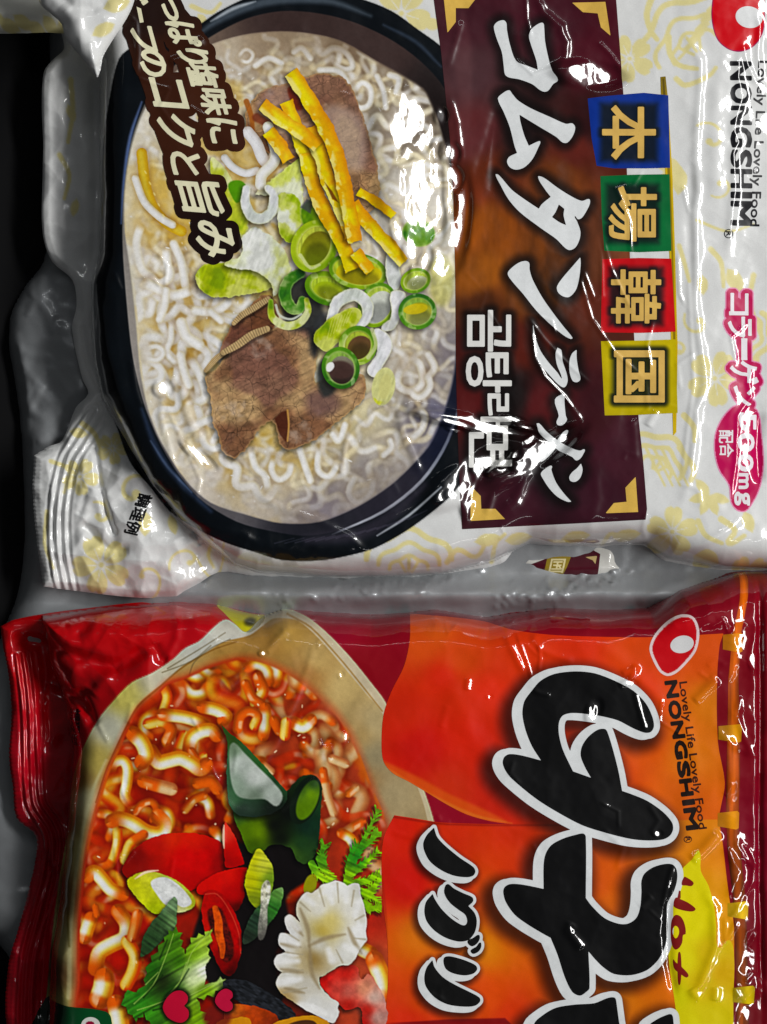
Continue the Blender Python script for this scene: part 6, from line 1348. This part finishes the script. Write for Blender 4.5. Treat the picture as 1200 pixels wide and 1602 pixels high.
gu2 = LT([(387, 588, 1), (400, 620), (440, 680), (500, 740), (560, 780), (590, 785), (603, 760), (590, 720), (550, 690), (500, 650), (470, 610), (458, 570), (478, 527), (520, 555), (580, 585), (635, 610), (640, 635), (610, 665, 1), (650, 710), (663, 760), (650, 830), (610, 878), (550, 888), (470, 865), (400, 820), (350, 760), (335, 700), (345, 640)], 580, 1250)
dk = LT([(604, 888), (640, 865), (675, 845), (682, 868), (665, 900), (630, 918)], 580, 1250) | LT([(624, 945), (660, 920), (685, 893), (691, 920), (675, 950), (640, 966)], 580, 1250)
ri2 = LT([(455, 1020), (460, 988), (490, 980), (540, 990), (600, 1010), (655, 1037), (666, 1062), (640, 1090), (580, 1100), (510, 1085), (470, 1060)], 580, 1250) | LT([(386, 1003, 1), (400, 1050), (450, 1110), (530, 1160), (620, 1205), (680, 1240), (684, 1265), (650, 1292), (580, 1297), (480, 1282), (400, 1238), (345, 1170), (335, 1110), (350, 1050)], 580, 1250)
small = no | gu2 | dk | ri2
out_small = small.grow(4.5) | (no | gu2 | ri2).move(-6, 5).grow(4.5)
for s_, r_ in ((out_big, 26), (out_small, 13)):                       # the printed drop shadow of the letters
    b_ = CO.box(s_.bb, 40); v_, x_, y_ = b_
    m_ = (0.82 * sstep(r_, -4, s_.move(-r_ * 0.30, r_ * 0.32)(x_, y_)))[..., None]
    v_[:] = v_ * (1 - m_) + v_ * m_ * np.array([0.22, 0.16, 0.1], F)
bA = B('orange_banner', bn1 & B_out.grow(-1), 5, CO, label='upper orange red banner with a curled lower edge', mat=M_red)
bB = B('orange_banner', bn2 & B_out.grow(-1), 6, CO, label='lower orange banner', mat=M_red)
wcol = lambda X, Y, d: np.array([218, 221, 222], F) * (0.97 + 0.05 * fbm(X, Y, 6, 303))[..., None]
tl = B('title_lettering', out_big & B_out.grow(-1), 8, wcol, label='huge black Korean lettering with a white outline', mat=M_red)
B('title_stroke', big & B_out.grow(-1), 9.5, (7, 7, 8), tl, mat=M_red)
t2 = B('subtitle_lettering', out_small & B_out.grow(-1), 8, wcol, label='small black Japanese lettering with a white outline', mat=M_red)
B('subtitle_stroke', small, 9.5, (12, 12, 12), t2, mat=M_red)

# bamboo rod with its ties along the right edge
rod = poly([(1166, 880), (1178, 880), (1172, 930), (1160, 990), (1156, 1060), (1158, 1200), (1156, 1300), (1166, 1400), (1170, 1500), (1174, 1690), (1152, 1690), (1152, 1560), (1150, 1480), (1146, 1400), (1138, 1330), (1136, 1240), (1140, 1060), (1146, 992), (1158, 940)])
rod_path = [(1172, 880), (1166, 935), (1152, 992), (1147, 1060), (1148, 1200), (1147, 1300), (1157, 1400), (1160, 1500), (1163, 1690)]
def rod_c(X, Y, d):
    q, t, sd = path_d(rod_path, X, Y); k = np.clip(q / 11, 0, 1)[..., None]
    n = vnoise(X * 2, Y * 0.15, 6, 305)[..., None]
    c = np.array([196, 98, 18], F) * (1 - k ** 2) + np.array([104, 40, 8], F) * k ** 2
    return c * (0.8 + 0.35 * n) * (0.7 + 0.3 * sstep(1380, 1240, Y) + 0.1 * sstep(1020, 960, Y))[..., None]
B('bamboo_rod', rod & B_out.grow(-1), 3, rod_c, mat=M_red)
for x0, x1, y0, y1, c in [(1131, 1163, 991, 1019, (222, 140, 20)), (1124, 1161, 1134, 1160, (216, 150, 16)), (1123, 1157, 1270, 1296, (222, 148, 16)), (1138, 1171, 1411, 1436, (226, 184, 20)), (1146, 1181, 1543, 1570, (206, 180, 16))]:
    B('rod_tie', poly([(x0, y0 + 2), (x1 - 3, y0 - 1), (x1, y0 + 2), (x1 - 1, y1), (x1 - 5, y1 + 2), (x0, y1 - 3)]), 7, lambda X, Y, d, c=c, x0=x0, x1=x1: np.array(c, F) * (0.72 + 0.28 * np.exp(-((X - x0 - 0.72 * (x1 - x0)) / 9) ** 2) + 0.06 * fbm(X, Y, 8, 307))[..., None], mat=M_red)

# yellow flash with lettering
flash = poly([(1093, 1330), (1082, 1344), (1066, 1360), (1052, 1392), (1045, 1420), (1043, 1450), (1047, 1510), (1054, 1558), (1060, 1610), (1062, 1690), (1147, 1690), (1147, 1610), (1147, 1564), (1148, 1490), (1140, 1470), (1124, 1482), (1120, 1450), (1117, 1420), (1108, 1385), (1096, 1362)], True, 4)
fl_ = B('yellow_flash', flash & B_out.grow(-1), 7, lambda X, Y, d: idw([(1070, 1370, (216, 206, 6)), (1080, 1450, (222, 212, 0)), (1070, 1500, (216, 206, 2)), (1100, 1420, (222, 210, 0)), (1060, 1560, (206, 200, 6)), (1110, 1490, (206, 178, 6)), (1130, 1520, (206, 166, 8)), (1100, 1540, (206, 176, 4)), (1110, 1590, (206, 190, 4)), (1080, 1600, (210, 200, 4))])(X, Y), mat=M_red)
k_ = 5.305
hot = LT([(372, 378), (395, 385), (440, 415), (450, 435), (430, 455), (390, 450), (350, 442)], 1000, 1300, k_) | LT([(300, 550), (345, 565), (400, 590), (450, 625), (466, 648), (440, 665), (380, 660), (310, 640), (283, 618)], 1000, 1300, k_) | poly(scaled([(328, 490), (342, 495), (342, 556), (312, 560)], k_, 1000, 1300))
hot = hot | (LT([(300, 693), (345, 710), (375, 770), (384, 850), (362, 862), (355, 920), (330, 965), (295, 980), (268, 930), (260, 840), (268, 740)], 1000, 1300, k_) - LT([(300, 783), (322, 800), (330, 835), (320, 870), (300, 888), (282, 865), (274, 830), (282, 800)], 1000, 1300, k_))
hot = hot | LT([(330, 998), (344, 1030), (348, 1150), (340, 1260), (328, 1275), (318, 1235), (315, 1120), (318, 1040)], 1000, 1300, k_) | LT([(280, 1062), (300, 1085), (345, 1120), (390, 1165), (407, 1195), (388, 1212), (345, 1185), (290, 1140)], 1000, 1300, k_)
B('flash_lettering', hot, 9, (126, 22, 20), fl_)

# brand mark and lettering
lg2 = B('brand_mark', poly([(1069, 961), (1083, 964), (1091, 976), (1094, 994), (1089, 1018), (1075, 1037), (1058, 1053), (1044, 1057.5), (1032, 1051), (1021, 1032), (1016, 1015), (1021, 998), (1036, 979), (1054, 965.5)], True), 8,
        lambda X, Y, d: np.where((d > -4.2)[..., None], np.array([226, 206, 206], F), np.array([178, 4, 22], F)), mat=M_red)
B('brand_mark_centre', ell(1067, 1008, 18.5, 13.5, -14), 10, (216, 216, 216), lg2, mat=M_red)
B('brand_lettering', brand_letters((1041, 1067), (1075, 1298), (1058, 1065), 1.7), 8, (28, 16, 12), mat=M_red)
B('brand_motto', text('Lovely Life Lovely Food', (1059, 1068), (1090, 1298), (1075, 1066), 0.4), 8, (60, 22, 10), mat=M_red)
B('registered_mark', text('R', (1073, 1310), (1073.6, 1316), (1079.5, 1309.5), 0.3) | (ell(1076, 1313, 6.5, 5.5) - ell(1076, 1313, 5.2, 4.3)), 8, (60, 22, 10), mat=M_red)
B('serving_note', text('調理例', (104, 1112), (103, 1170), (122, 1112), 0.6), 3, (40, 4, 10), mat=M_red)
